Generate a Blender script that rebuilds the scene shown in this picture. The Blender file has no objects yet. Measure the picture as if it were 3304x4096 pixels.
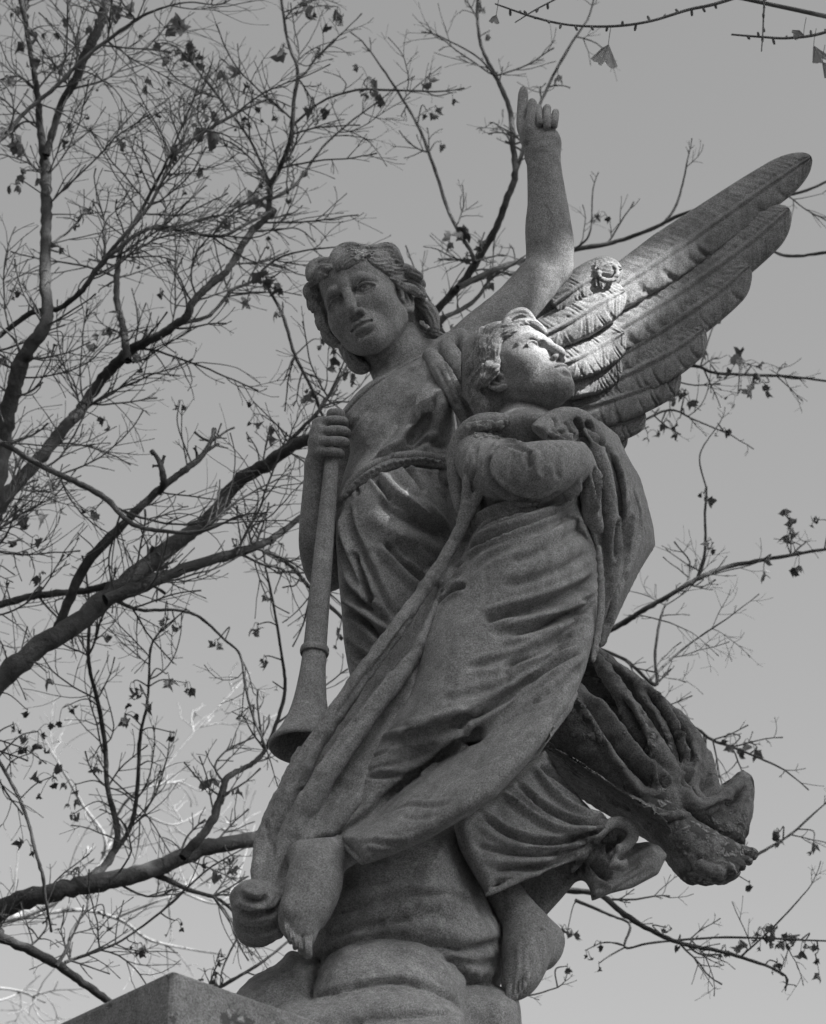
import bpy, math, random
import numpy as np
from mathutils import Vector, Matrix
from mathutils.bvhtree import BVHTree

# ------------------------------------------------------------------ camera, sky, sun, exposure
SC = bpy.context.scene
COL = SC.collection
TH = math.radians(33.0)          # the camera looks up at the monument
FPX = 10778.0                    # focal length in photo pixels
D0 = 5.0                         # metres from the camera to the statue's own upright plane
CAMZ = 1.6
cam_d = bpy.data.cameras.new('camera'); cam = bpy.data.objects.new('camera', cam_d); COL.objects.link(cam)
cam.location = (0, 0, CAMZ); cam.rotation_euler = (math.radians(90) + TH, 0, 0)
cam_d.sensor_fit = 'VERTICAL'; cam_d.sensor_height = 36.0; cam_d.lens = 36.0 * FPX / 4096.0
cam_d.clip_start = 0.05; cam_d.clip_end = 3000
cam_d.dof.use_dof = True; cam_d.dof.focus_distance = 6.0; cam_d.dof.aperture_fstop = 11.0
SC.camera = cam

SUN_EL, SUN_AZ = math.radians(38), math.radians(128)      # sun on the right, a little behind the camera
sun_to = Vector((math.sin(SUN_AZ) * math.cos(SUN_EL), math.cos(SUN_AZ) * math.cos(SUN_EL), math.sin(SUN_EL)))
sd = bpy.data.lights.new('sun', 'SUN'); sun = bpy.data.objects.new('sun', sd); COL.objects.link(sun)
sd.energy = 5.0; sd.angle = math.radians(0.55); sd.color = (1, 1, 1)
sun.rotation_euler = sun_to.to_track_quat('Z', 'Y').to_euler(); sun.location = sun_to * 60

world = bpy.data.worlds.new('World'); SC.world = world; world.use_nodes = True
wn = world.node_tree.nodes; wl = world.node_tree.links; wn.clear()
sky = wn.new('ShaderNodeTexSky'); sky.sky_type = 'NISHITA'; sky.sun_disc = False
sky.sun_elevation = SUN_EL; sky.sun_rotation = SUN_AZ; sky.air_density = 1.0; sky.dust_density = 4.0; sky.ozone_density = 1.0
bw = wn.new('ShaderNodeRGBToBW'); bg = wn.new('ShaderNodeBackground'); bg.inputs[1].default_value = 0.10
wo = wn.new('ShaderNodeOutputWorld')
wl.new(sky.outputs[0], bw.inputs[0]); wl.new(bw.outputs[0], bg.inputs[0]); wl.new(bg.outputs[0], wo.inputs[0])
SC.view_settings.view_transform = 'Standard'; SC.view_settings.look = 'None'
SC.view_settings.exposure = 1.45; SC.view_settings.gamma = 1.0
SC.render.engine = 'CYCLES'; SC.cycles.max_bounces = 5; SC.cycles.diffuse_bounces = 2; SC.cycles.use_denoising = True

rng = np.random.default_rng(7); random.seed(7)
CT, ST = math.cos(TH), math.sin(TH)

# ------------------------------------------------------------------ geometry helpers
def P(u, v, h):
    """the point seen at photo pixel (u, v) that stands h metres in front of the statue's own plane"""
    x = (u - 1652) / FPX; y = (2048 - v) / FPX
    fy = CT - y * ST; s = (D0 - h) / fy
    return np.array([x * s, D0 - h, CAMZ + (ST + y * CT) * s])
def pxm(u, v, h):                      # metres per photo pixel there
    y = (2048 - v) / FPX
    return (D0 - h) / (CT - y * ST) / FPX
def proj(X, Y, Z):
    Zc = Z - CAMZ
    f = Y * CT + Zc * ST
    return 1652 + FPX * X / f, 2048 - FPX * (Zc * CT - Y * ST) / f
def spline(pts, n=8):
    """Catmull-Rom through rows of any width"""
    p = np.asarray(pts, float)
    if len(p) < 3:
        t = np.linspace(0, 1, n + 1)[:, None]
        return p[0] + (p[-1] - p[0]) * t
    q = np.vstack([2 * p[0] - p[1], p, 2 * p[-1] - p[-2]])
    out = []
    for i in range(1, len(q) - 2):
        a, b, c, d = q[i - 1], q[i], q[i + 1], q[i + 2]
        for t in np.linspace(0, 1, n, endpoint=False):
            out.append(0.5 * ((2 * b) + (-a + c) * t + (2 * a - 5 * b + 4 * c - d) * t * t + (-a + 3 * b - 3 * c + d) * t ** 3))
    out.append(p[-1])
    return np.array(out)

class Field:
    """a signed-distance block that shapes are blended into, then turned into one continuous skin"""
    def __init__(s, lo, hi, vox):
        s.lo = np.asarray(lo, float); s.vox = vox
        n = np.ceil((np.asarray(hi, float) - s.lo) / vox).astype(int) + 1
        s.F = np.full(n, 0.09, np.float32)
        s.ax = [(s.lo[i] + np.arange(n[i]) * vox).astype(np.float32) for i in range(3)]
    def box(s, lo, hi):
        sl = []
        for i in range(3):
            a = int(max(0, math.floor((lo[i] - s.lo[i]) / s.vox))); b = int(min(s.F.shape[i], math.ceil((hi[i] - s.lo[i]) / s.vox) + 1))
            if b <= a: return None
            sl.append(slice(a, b))
        return tuple(sl), s.ax[0][sl[0]][:, None, None], s.ax[1][sl[1]][None, :, None], s.ax[2][sl[2]][None, None, :]
    def put(s, sl, d, k, op):
        a = s.F[sl]
        if op == 'cut':
            d = -d
            if k > 0:
                h = np.maximum(k - np.abs(a - d), 0) / k
                s.F[sl] = np.maximum(a, d) + h * h * (k / 4)
            else: s.F[sl] = np.maximum(a, d)
        else:
            if k > 0:
                h = np.maximum(k - np.abs(a - d), 0) / k
                s.F[sl] = np.minimum(a, d) - h * h * (k / 4)
            else: s.F[sl] = np.minimum(a, d)
    def cone(s, a, b, ra, rb, k=0.02, op='add', flat=None):
        a = np.asarray(a, float); b = np.asarray(b, float); m = max(ra, rb) + k + 0.02
        q = s.box(np.minimum(a, b) - m, np.maximum(a, b) + m)
        if q is None: return
        sl, X, Y, Z = q
        d = b - a; L = float(d @ d) + 1e-12
        f = 1.0 if flat is None else flat
        Xa = X - a[0]; Ya = (Y - a[1]); Za = Z - a[2]
        t = np.clip((Xa * d[0] + Ya * d[1] + Za * d[2]) / L, 0, 1)
        dist = np.sqrt((Xa - t * d[0]) ** 2 + ((Ya - t * d[1]) / f) ** 2 + (Za - t * d[2]) ** 2) - (ra + (rb - ra) * t)
        s.put(sl, (dist * min(1, f)).astype(np.float32), k, op)
    def chain(s, pts, k=0.02, op='add', n=3, flat=None):
        """pts rows: x y z r in metres"""
        q = spline(pts, n) if n > 1 else np.asarray(pts, float)
        for i in range(len(q) - 1):
            s.cone(q[i][:3], q[i + 1][:3], q[i][3], q[i + 1][3], k if i == 0 or k < 0.012 else min(k, max(q[i][3], .006)), op, flat)
    def pchain(s, pts, k=0.02, op='add', n=3, flat=None):
        """pts rows: u v h r in photo pixels (h in metres)"""
        s.chain([list(P(u, v, h)) + [r * pxm(u, v, h)] for u, v, h, r in pts], k, op, n, flat)
    def ell(s, c, r, k=0.02, op='add', R=None):
        c = np.asarray(c, float); r = np.asarray(r, float); m = r.max() + k + 0.02
        q = s.box(c - m, c + m)
        if q is None: return
        sl, X, Y, Z = q
        X = X - c[0]; Y = Y - c[1]; Z = Z - c[2]
        if R is not None:
            X, Y, Z = (X * R[0][0] + Y * R[1][0] + Z * R[2][0], X * R[0][1] + Y * R[1][1] + Z * R[2][1], X * R[0][2] + Y * R[1][2] + Z * R[2][2])
        k0 = np.sqrt((X / r[0]) ** 2 + (Y / r[1]) ** 2 + (Z / r[2]) ** 2)
        k1 = np.sqrt((X / r[0] ** 2) ** 2 + (Y / r[1] ** 2) ** 2 + (Z / r[2] ** 2) ** 2)
        s.put(sl, (k0 * (k0 - 1) / np.maximum(k1, 1e-4)).astype(np.float32), k, op)
    def pell(s, u, v, h, ru, rv, rh, k=0.02, op='add', rot=0):
        m = pxm(u, v, h); c, q = math.cos(math.radians(rot)), math.sin(math.radians(rot))
        s.ell(P(u, v, h), (ru * m, rh, rv * m), k, op, [[c, 0, -q], [0, 1, 0], [q, 0, c]] if rot else None)
    def swell(s, poly, hs, T, R, k=0.03, op='add', back=None):
        """a rounded body with the given outline, depth control points hs (u, v, h), half-thickness T metres, edge radius R px"""
        poly = np.asarray(poly, float); n = len(poly)
        lo = poly.min(0) - 140; hi = poly.max(0) + 140; st = 6.0
        gu = np.arange(lo[0], hi[0] + st, st); gv = np.arange(lo[1], hi[1] + st, st)
        U, V = np.meshgrid(gu, gv, indexing='ij')
        d = np.full(U.shape, 1e9); ins = np.zeros(U.shape, bool)
        for i in range(n):
            a, b = poly[i], poly[(i + 1) % n]; e = b - a
            t = np.clip(((U - a[0]) * e[0] + (V - a[1]) * e[1]) / (e @ e + 1e-9), 0, 1)
            d = np.minimum(d, (U - a[0] - t * e[0]) ** 2 + (V - a[1] - t * e[1]) ** 2)
            c = ((a[1] > V) != (b[1] > V)); den = (b[1] - a[1]) if abs(b[1] - a[1]) > 1e-9 else 1e-9
            ins ^= c & (U < (b[0] - a[0]) * (V - a[1]) / den + a[0])
        d = np.sqrt(d) * np.where(ins, 1, -1)
        hs = np.asarray(hs, float)
        if len(hs) == 1: H = np.full(U.shape, hs[0, 2])
        elif len(hs) < 4:
            A = np.c_[np.ones(len(hs)), (hs[:, :2] - hs[0, :2]) / 1000]; co = np.linalg.lstsq(A, hs[:, 2], rcond=None)[0]
            H = co[0] + co[1] * (U - hs[0, 0]) / 1000 + co[2] * (V - hs[0, 1]) / 1000
        else:
            c = hs[:, :2] / 1000
            def ph(r2): return r2 * np.log(r2 + 1e-9)
            K = ph(((c[:, None] - c[None]) ** 2).sum(2)) + np.eye(len(c)) * 0.02; Q = np.c_[np.ones(len(c)), c]
            M = np.block([[K, Q], [Q.T, np.zeros((3, 3))]]); w = np.linalg.solve(M, np.r_[hs[:, 2], 0, 0, 0])
            H = w[-3] + w[-2] * U / 1000 + w[-1] * V / 1000
            for i in range(len(c)): H = H + w[i] * ph((U / 1000 - c[i, 0]) ** 2 + (V / 1000 - c[i, 1]) ** 2)
        inb = d > -120
        h0, h1 = H[inb].min() - T - k - .02, H[inb].max() + T + k + .02
        if back: h0 = min(h0, H[inb].min() - back - k - .02)
        cs = np.array([P(u, v, h) for u in (lo[0] + 60, hi[0] - 60) for v in (lo[1] + 60, hi[1] - 60) for h in (h0, h1)])
        q = s.box(cs.min(0), cs.max(0))
        if q is None: return
        sl, X, Y, Z = q
        X, Y, Z = np.broadcast_arrays(X, Y, Z)
        u, v = proj(X, Y, Z); h = D0 - Y
        fu = np.clip((u - gu[0]) / st, 0, len(gu) - 1.001); fv = np.clip((v - gv[0]) / st, 0, len(gv) - 1.001)
        iu = fu.astype(np.int32); iv = fv.astype(np.int32); fu = (fu - iu).astype(np.float32); fv = (fv - iv).astype(np.float32)
        def samp(A):
            A = A.astype(np.float32)
            return (A[iu, iv] * (1 - fu) + A[iu + 1, iv] * fu) * (1 - fv) + (A[iu, iv + 1] * (1 - fu) + A[iu + 1, iv + 1] * fu) * fv
        dd = samp(d); dh = h - samp(H)
        Tm = T if not back else np.where(dh > 0, T, back)
        a = np.maximum(R - dd, 0) / R
        g = np.sqrt(a * a + (dh / Tm) ** 2) - 1
        Rm = R * pxm(poly[:, 0].mean(), poly[:, 1].mean(), hs[:, 2].mean())
        s.put(sl, (g * min(Rm, T)).astype(np.float32), k, op)
    def mesh(s):
        F = s.F; S = F < 0
        nx, ny, nz = F.shape
        c = np.zeros((nx - 1, ny - 1, nz - 1), np.uint8)
        for i in (0, 1):
            for j in (0, 1):
                for l in (0, 1):
                    c += S[i:nx - 1 + i, j:ny - 1 + j, l:nz - 1 + l]
        act = (c > 0) & (c < 8)
        I, J, K = np.nonzero(act)
        idx = np.full(act.shape, -1, np.int32); idx[I, J, K] = np.arange(len(I))
        cor = {}
        for i in (0, 1):
            for j in (0, 1):
                for l in (0, 1): cor[i, j, l] = F[I + i, J + j, K + l]
        acc = np.zeros((len(I), 3)); cnt = np.zeros(len(I))
        ks = list(cor)
        for a in ks:
            for ax in range(3):
                if a[ax] == 0:
                    b = list(a); b[ax] = 1; b = tuple(b)
                    fa, fb = cor[a], cor[b]; m = (fa < 0) != (fb < 0)
                    t = np.where(m, fa / np.where(m, fa - fb, 1), 0)
                    for q in range(3):
                        acc[:, q] += np.where(m, a[q] + (t if q == ax else 0), 0)
                    cnt += m
        V = s.lo + (np.stack([I, J, K], 1) + acc / cnt[:, None]) * s.vox
        quads = []
        for ax in range(3):
            o = [0, 0, 0]; o[ax] = 1
            A = S[:nx - o[0], :ny - o[1], :nz - o[2]]; Bq = S[o[0]:, o[1]:, o[2]:]
            x = A != Bq
            b1, b2 = [q for q in range(3) if q != ax]
            E = np.array(np.nonzero(x)).T
            E = E[(E[:, b1] > 0) & (E[:, b2] > 0) & (E[:, b1] < F.shape[b1] - 1) & (E[:, b2] < F.shape[b2] - 1)]
            sg = A[E[:, 0], E[:, 1], E[:, 2]]
            def g(d1, d2):
                e = E.copy(); e[:, b1] -= d1; e[:, b2] -= d2
                return idx[e[:, 0], e[:, 1], e[:, 2]]
            Q = np.stack([g(1, 1), g(0, 1), g(0, 0), g(1, 0)], 1)
            flip = sg if ax != 1 else ~sg
            Q = np.where(flip[:, None], Q, Q[:, ::-1])
            quads.append(Q)
        return Skin(V, np.vstack(quads))

def pxfield(u0, v0, u1, v1, h0, h1, vox):
    cs = np.array([P(u, v, h) for u in (u0, u1) for v in (v0, v1) for h in (h0, h1)])
    return Field(cs.min(0), cs.max(0), vox)

GAIN = 1.9
class Skin:
    def __init__(s, V, Q): s.V = V; s.Q = Q; s.normals(); s.bvh = None
    def normals(s):
        V, Q = s.V, s.Q
        n = np.cross(V[Q[:, 2]] - V[Q[:, 0]], V[Q[:, 3]] - V[Q[:, 1]])
        N = np.zeros_like(V)
        for i in range(4):
            for c in range(3): N[:, c] += np.bincount(Q[:, i], n[:, c], len(V))
        s.N = N / (np.linalg.norm(N, axis=1)[:, None] + 1e-12)
    def smooth(s, it=1, f=0.5):
        e = np.vstack([s.Q[:, [0, 1]], s.Q[:, [1, 2]], s.Q[:, [2, 3]], s.Q[:, [3, 0]]])
        cnt = np.bincount(e.ravel(), minlength=len(s.V)) + 1e-9
        for _ in range(it):
            A = np.zeros_like(s.V)
            for c in range(3):
                A[:, c] = np.bincount(e[:, 0], s.V[e[:, 1], c], len(s.V)) + np.bincount(e[:, 1], s.V[e[:, 0], c], len(s.V))
            s.V = s.V + f * (A / cnt[:, None] - s.V)
        s.normals(); return s
    def tree(s):
        if s.bvh is None: s.bvh = BVHTree.FromPolygons(s.V.tolist(), s.Q.tolist())
        return s.bvh
    def hit(s, u, v):
        a = Vector((0, 0, CAMZ)); d = (Vector(P(u, v, 0)) - a).normalized()
        r = s.tree().ray_cast(a, d)
        return None if r[0] is None else (np.array(r[0]), np.array(r[1]))
    def carve(s, pts, w, amp, n=6, one=0.0):
        """a fold (amp > 0, px) or a furrow (amp < 0) along photo points lying on this skin; w its half width in px"""
        q = spline(pts, n); H = [s.hit(u, v) for u, v in q]
        H = [x for x in H if x is not None]
        if len(H) < 2: return
        A = np.array([x[0] for x in H]); NN = np.array([x[1] for x in H]); NN = NN * np.sign(-NN[:, 1:2] * 1 + 1e-9) if False else NN
        m = pxm(pts[0][0], pts[0][1], 0.1); w = w * m * (1.05 if amp > 0 else 1.0); amp = amp * m * (1.0 + GAIN * min(1, max(0, (abs(amp) - 5) / 8)))
        lo = A.min(0) - 4 * w; hi = A.max(0) + 4 * w
        ii = np.nonzero(((s.V > lo) & (s.V < hi)).all(1))[0]
        if not len(ii): return
        p = s.V[ii]; best = np.full(len(ii), 1e9); tt = np.zeros(len(ii)); nn = np.zeros((len(ii), 3)); M = len(A) - 1
        for i in range(M):
            d = A[i + 1] - A[i]; L = d @ d + 1e-12
            if L > (0.09) ** 2 and M > 3: continue
            t = np.clip(((p - A[i]) @ d) / L, 0, 1)
            ds = ((p - A[i] - t[:, None] * d) ** 2).sum(1)
            k = ds < best; best[k] = ds[k]; tt[k] = (i + t[k]) / M; nn[k] = NN[i]
        ds_ = np.sqrt(best) / w; prof = np.exp(-ds_ ** 1.6) - .30 * np.exp(-((ds_ - 2.0) / .8) ** 2)
        tap = np.clip(np.minimum(tt, 1 - tt) * 6.5 + one, 0, 1); tap = tap * tap * (3 - 2 * tap) if one < 1 else 1
        wn_ = np.clip((s.N[ii] * nn).sum(1) * 1.5 + 0.2, 0, 1)
        s.V[ii] += s.N[ii] * (amp * prof * tap * wn_)[:, None]
    def carves(s, L, off=(0, 0)):
        for w, amp, pts in L: s.carve([(a + off[0], b + off[1]) for a, b in pts], w, amp)
        s.normals(); s.bvh = None; return s
    def rough(s, amp, scale, seed=0):
        """irregular weathering of the carved surface"""
        r = np.random.default_rng(seed); p = s.V; g = np.zeros(len(p))
        for o in range(3):
            for _ in range(5):
                d = r.normal(size=3); d /= np.linalg.norm(d)
                g += np.sin(p @ d * (6.283 / scale * 1.9 ** o * r.uniform(.7, 1.4)) + r.uniform(0, 6.28)) / 1.7 ** o
        s.V = s.V + s.N * (g / 5 * amp)[:, None]; return s
def join(*sk):
    V = []; Q = []; o = 0
    for k in sk: V.append(k.V); Q.append(k.Q + o); o += len(k.V)
    return Skin(np.vstack(V), np.vstack(Q))

def mesh_from(name, V, faces, smooth=True):
    me = bpy.data.meshes.new(name)
    if isinstance(faces, np.ndarray):
        k = faces.shape[1]
        me.vertices.add(len(V)); me.vertices.foreach_set('co', np.asarray(V, np.float32).ravel())
        me.loops.add(faces.size); me.loops.foreach_set('vertex_index', faces.astype(np.int32).ravel())
        me.polygons.add(len(faces)); me.polygons.foreach_set('loop_start', np.arange(0, faces.size, k, dtype=np.int32))
        me.polygons.foreach_set('loop_total', np.full(len(faces), k, np.int32))
        me.update(calc_edges=True); me.validate()
    else:
        me.from_pydata([tuple(v) for v in V], [], faces); me.update()
    if smooth: me.polygons.foreach_set('use_smooth', np.ones(len(me.polygons), bool))
    return me
def link(name, me, mat, parent=None, **props):
    o = bpy.data.objects.new(name, me); COL.objects.link(o)
    if mat is not None and not me.materials: me.materials.append(mat)
    if parent is not None: o.parent = parent
    for k, v in props.items(): o[k] = v
    return o
def empty(name, loc, label, cat, group=None):
    o = bpy.data.objects.new(name, None); COL.objects.link(o); o.location = loc; o.empty_display_size = .1
    o['label'] = label; o['category'] = cat
    if group: o['group'] = group
    return o
def put_skin(name, sk, mat, parent, org, **props):
    return link(name, mesh_from(name, sk.V - np.asarray(org), sk.Q), mat, parent, **props)

# ------------------------------------------------------------------ materials (black-and-white photograph: neutral greys)
def mat_new(name):
    m = bpy.data.materials.new(name); m.use_nodes = True; n = m.node_tree.nodes; l = m.node_tree.links
    b = n['Principled BSDF']; b.inputs['Roughness'].default_value = .9; b.inputs['Specular IOR Level'].default_value = .2
    return m, n, l, b
def grey(v): return (v, v, v, 1)
def noise(n, l, co, scale, detail=4, rough=.6, w=None):
    t = n.new('ShaderNodeTexNoise'); t.inputs['Scale'].default_value = scale; t.inputs['Detail'].default_value = detail; t.inputs['Roughness'].default_value = rough
    l.new(co, t.inputs['Vector']); return t.outputs['Fac']
def ramp(n, l, fac, stops):
    r = n.new('ShaderNodeValToRGB'); l.new(fac, r.inputs[0]); e = r.color_ramp.elements
    while len(e) < len(stops): e.new(0.5)
    for q, (p, c) in zip(e, stops): q.position = p; q.color = grey(c)
    return r.outputs[0]
def mix(n, l, fac, a, b, mode='MIX'):
    m = n.new('ShaderNodeMix'); m.data_type = 'RGBA'; m.blend_type = mode
    if isinstance(fac, float): m.inputs[0].default_value = fac
    else: l.new(fac, m.inputs[0])
    for s_, x in ((6, a), (7, b)):
        if isinstance(x, (int, float)): m.inputs[s_].default_value = grey(x)
        else: l.new(x, m.inputs[s_])
    return m.outputs[2]
def stone(name, base, lichen=0.0, rough=1.0, stain=None):
    m, n, l, b = mat_new(name)
    g = n.new('ShaderNodeNewGeometry'); co = g.outputs['Position']
    f1 = noise(n, l, co, 9, 5, .65); f2 = noise(n, l, co, 300, 3, .85); f3 = noise(n, l, co, 45, 6, .7)
    c = ramp(n, l, f1, [(.25, base * .74), (.75, base * 1.22)])
    c = mix(n, l, .9, c, ramp(n, l, f2, [(.30, .14), (.70, .88)]), 'OVERLAY')
    c = mix(n, l, .45, c, ramp(n, l, f3, [(.3, .25), (.7, .75)]), 'OVERLAY')
    mp_ = n.new('ShaderNodeMapping'); mp_.inputs['Scale'].default_value = (1, 1, .14); l.new(co, mp_.inputs['Vector'])
    c = mix(n, l, ramp(n, l, noise(n, l, mp_.outputs[0], 17, 5, .7), [(.52, 0), (.72, .55)]), c, base * .42)
    c = mix(n, l, ramp(n, l, noise(n, l, co, 13, 6, .75), [(.60, 0), (.70, .45)]), c, base * 1.55)
    bumps = [(f2, .0016 * rough), (f3, .004 * rough)]
    if lichen:
        vo = n.new('ShaderNodeTexVoronoi'); vo.inputs['Scale'].default_value = 55; vo.feature = 'F1'
        wob = n.new('ShaderNodeVectorMath'); wob.operation = 'ADD'
        nt = n.new('ShaderNodeTexNoise'); nt.inputs['Scale'].default_value = 60; nt.inputs['Detail'].default_value = 5
        l.new(co, nt.inputs['Vector']); sc = n.new('ShaderNodeVectorMath'); sc.operation = 'SCALE'; sc.inputs[3].default_value = .035
        l.new(nt.outputs['Color'], sc.inputs[0]); l.new(co, wob.inputs[0]); l.new(sc.outputs[0], wob.inputs[1]); l.new(wob.outputs[0], vo.inputs['Vector'])
        patch = noise(n, l, co, 11, 5, .7)
        pm = ramp(n, l, patch, [(.62 - .25 * lichen, 0), (.66 - .22 * lichen, 1)])
        cell = ramp(n, l, vo.outputs['Distance'], [(.0, base * 1.9), (.28, base * 1.5), (.5, base * .45)])
        c = mix(n, l, pm, c, cell)
        ml = n.new('ShaderNodeMath'); ml.operation = 'MULTIPLY'; l.new(ramp(n, l, vo.outputs['Distance'], [(.1, 1), (.5, 0)]), ml.inputs[0]); l.new(pm, ml.inputs[1])
        bumps.append((ml.outputs[0], .009))
    if stain is not None:
        dn = noise(n, l, co, 6, 6, .7)
        c = mix(n, l, ramp(n, l, dn, [(stain, 1), (stain + .10, 0)]), c, base * .16)
    l.new(c, b.inputs['Base Color'])
    prev = None
    for h, dist in bumps:
        bp = n.new('ShaderNodeBump'); bp.inputs['Distance'].default_value = dist; bp.inputs['Strength'].default_value = .7
        l.new(h, bp.inputs['Height'])
        if prev: l.new(prev, bp.inputs['Normal'])
        prev = bp.outputs[0]
    l.new(prev, b.inputs['Normal'])
    return m
M_STONE = stone('carved_stone', .27)
M_LICHEN = stone('lichen_stone', .22, lichen=.6, rough=1.6)
M_DARKST = stone('weathered_stone', .17, lichen=.35, rough=1.3)
M_SKIRT = stone('stained_stone', .28, stain=.34)
M_BASE = stone('base_stone', .30, rough=1.2)
M_CRUST = stone('pale_lichen', .42, rough=2.0)
M_PLINTH = stone('plinth_stone', .24, lichen=.15, rough=1.0)

# ------------------------------------------------------------------ the monument: two carved figures on a rock
A_ = (1000, 1300); B_ = (800, 2360); C_ = (1568, 2360)
def o2(off, pts): return [(p[0] + off[0], p[1] + off[1]) + tuple(p[2:]) for p in pts]
PL_CORNER = P(688, 3876, .95)
PLZ = PL_CORNER[2]
ORG = np.array([0.0, D0, PLZ])
statue = empty('angel_statue', ORG.tolist(), 'weathered grey stone statue of a winged angel pointing up beside a gazing woman', 'statue')

# ---- a head, carved in its own axes (x to its left, y up, z forward), about 0.23 m tall
def head_skin(vox=.0016, female=False):
    f = Field((-.1, -.17, -.125), (.1, .135, .13), vox)
    f.ell((0, .036, -.014), (.073, .086, .097), 0)
    f.ell((0, -.022, .026), (.061, .088, .062), .03)
    for s in (-1, 1):
        f.cone((s * .048, -.055, .002), (s * .012, -.096, .064), .021, .018, .03)
        f.ell((s * .040, -.030, .047), (.027, .028, .027), .028)
    f.ell((0, -.098, .067), (.019, .015, .019), .018)
    f.ell((0, -.070, .073), (.030, .022, .022), .018)
    f.chain([(0, -.05, -.036, .050), (0, -.12, -.048, .050), (0, -.20, -.060, .055)], .014)
    f.ell((0, .056, .046), (.050, .030, .034), .025)
    for s in (-1, 1):
        f.ell((s * .0325, .0005, .0975), (.0230, .0160, .0245), .012, 'cut')
        f.chain([(s * .009, .013, .082, .0050), (s * .020, .0200, .0830, .0050), (s * .034, .0222, .0790, .0050), (s * .053, .013, .061, .0045)], .010)
    f.chain([(0, .034, .080, .010), (0, .014, .0865, .0075), (0, -.004, .0925, .0062), (0, -.024, .1000, .0066), (0, -.0405, .1060, .0080)], .009)
    for s in (-1, 1):
        f.ell((s * .0115, -.0450, .0925), (.0075, .0068, .0095), .006)
        f.ell((s * .0068, -.0528, .0960), (.0048, .0056, .0075), .002, 'cut')
        f.ell((s * .0325, -.001, .0640), (.0200, .0165, .0165), .001)
        up_ = []; lo_ = []
        for t in np.linspace(0, 1, 13):
            x = .0125 + .0400 * t; q_ = math.sin(math.pi * min(1, t * .96 + .04))
            up_.append((s * x, -.0005 + .0112 * q_ ** .75 - .002 * t, .0815 - .8 * abs(x - .0285) ** 1.35, .0028))
            lo_.append((s * x, -.002 - .0098 * math.sin(math.pi * t) ** .85 - .001 * t, .0785 - .8 * abs(x - .0285) ** 1.35, .0022))
        f.chain(up_, .0015, n=1); f.chain(lo_, .0015, n=1)
        f.chain([(x, y - .0036, z + .0004, .0011) for x, y, z, r_ in up_[1:-1]], .001, 'cut', n=1)
        f.chain([(x, y + .0034, z + .0012, .0016) for x, y, z, r_ in up_[:-1]], .002, 'cut', n=1)
        f.ell((s * .0325, .0012, .0808), (.0046, .0048, .0045), .0006, 'cut'); f.ell((s * .0340, .0028, .0780), (.0017, .0017, .0034), .0)
        f.ell((s * .0125, .002, .0860), (.0045, .007, .007), .005, 'cut')
        ir = [(s * (.0325 + .0056 * math.cos(a)), -.0005 + .0056 * math.sin(a), .0806, .0009) for a in np.linspace(0, 6.283, 13)]
        f.chain(ir, .0008, 'cut', n=1)
    f.chain([(-.0245, -.0700, .0800, .0022), (-.013, -.0670, .0900, .0038), (-.004, -.0655, .0942, .0043), (0, -.0664, .0942, .0040), (.004, -.0655, .0942, .0043), (.013, -.0670, .0900, .0038), (.0245, -.0700, .0800, .0022)], .004, n=2)
    f.chain([(-.021, -.0730, .0815, .0026), (-.010, -.0768, .0885, .0044), (0, -.0774, .0905, .0048), (.010, -.0768, .0885, .0044), (.021, -.0730, .0815, .0026)], .004, n=2)
    f.chain([(-.026, -.0705, .0815, .0012), (-.012, -.0715, .0955, .0026), (0, -.0718, .0990, .0026), (.012, -.0715, .0955, .0026), (.026, -.0705, .0815, .0012)], .003, 'cut', n=3)
    f.ell((0, -.0885, .0905), (.016, .0045, .007), .008, 'cut')
    f.ell((0, -.0575, .098), (.003, .007, .003), .004, 'cut')
    for s in (-1, 1):                                   # ears: rim, inner ridge and lobe round a hollow
        f.ell((s * .071, -.024, -.016), (.008, .027, .017), .006)
        f.ell((s * .081, -.026, -.012), (.0075, .015, .009), .004, 'cut')
        f.chain([(s * .075, -.022, .000, .0032), (s * .078, -.004, .000, .0038), (s * .081, .005, -.012, .0042), (s * .083, -.004, -.028, .0042), (s * .081, -.028, -.029, .0040), (s * .077, -.046, -.017, .0050), (s * .073, -.050, -.006, .0055)], .003, n=3)
        f.chain([(s * .078, -.008, -.012, .0028), (s * .079, -.022, -.020, .0028), (s * .077, -.036, -.014, .003)], .003, n=2)
        f.ell((s * .074, -.027, .002), (.004, .006, .005), .003)
    return f.mesh()
def place(sk, R, org, sc):
    R = np.asarray(R)
    return Skin(sk.V @ R.T * sc + np.asarray(org) + np.array([0, 0, CAMZ]), sk.Q)
def frame(fwd, up):
    f = np.array(fwd, float); f /= np.linalg.norm(f); u = np.array(up, float); u -= f * (u @ f); u /= np.linalg.norm(u)
    return np.stack([np.cross(u, f), u, f], 1)
HEAD = head_skin()
R_AN = frame((-.357, -.864, -.356), (-.361, -.224, .905)); O_AN = np.array([-.1092, 4.95, 3.7825]); S_AN = 1.185
R_WO = frame((.629, -.698, .342), (-.413, .072, .908)); O_WO = np.array([.2270, 4.70, 3.4020]); S_WO = 1.06
head_an = place(HEAD, R_AN, O_AN, S_AN); head_wo = place(HEAD, R_WO, O_WO, S_WO)
def hl(R, O, S, p): return np.asarray(R) @ np.asarray(p, float) * S + O + np.array([0, 0, CAMZ])

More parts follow.
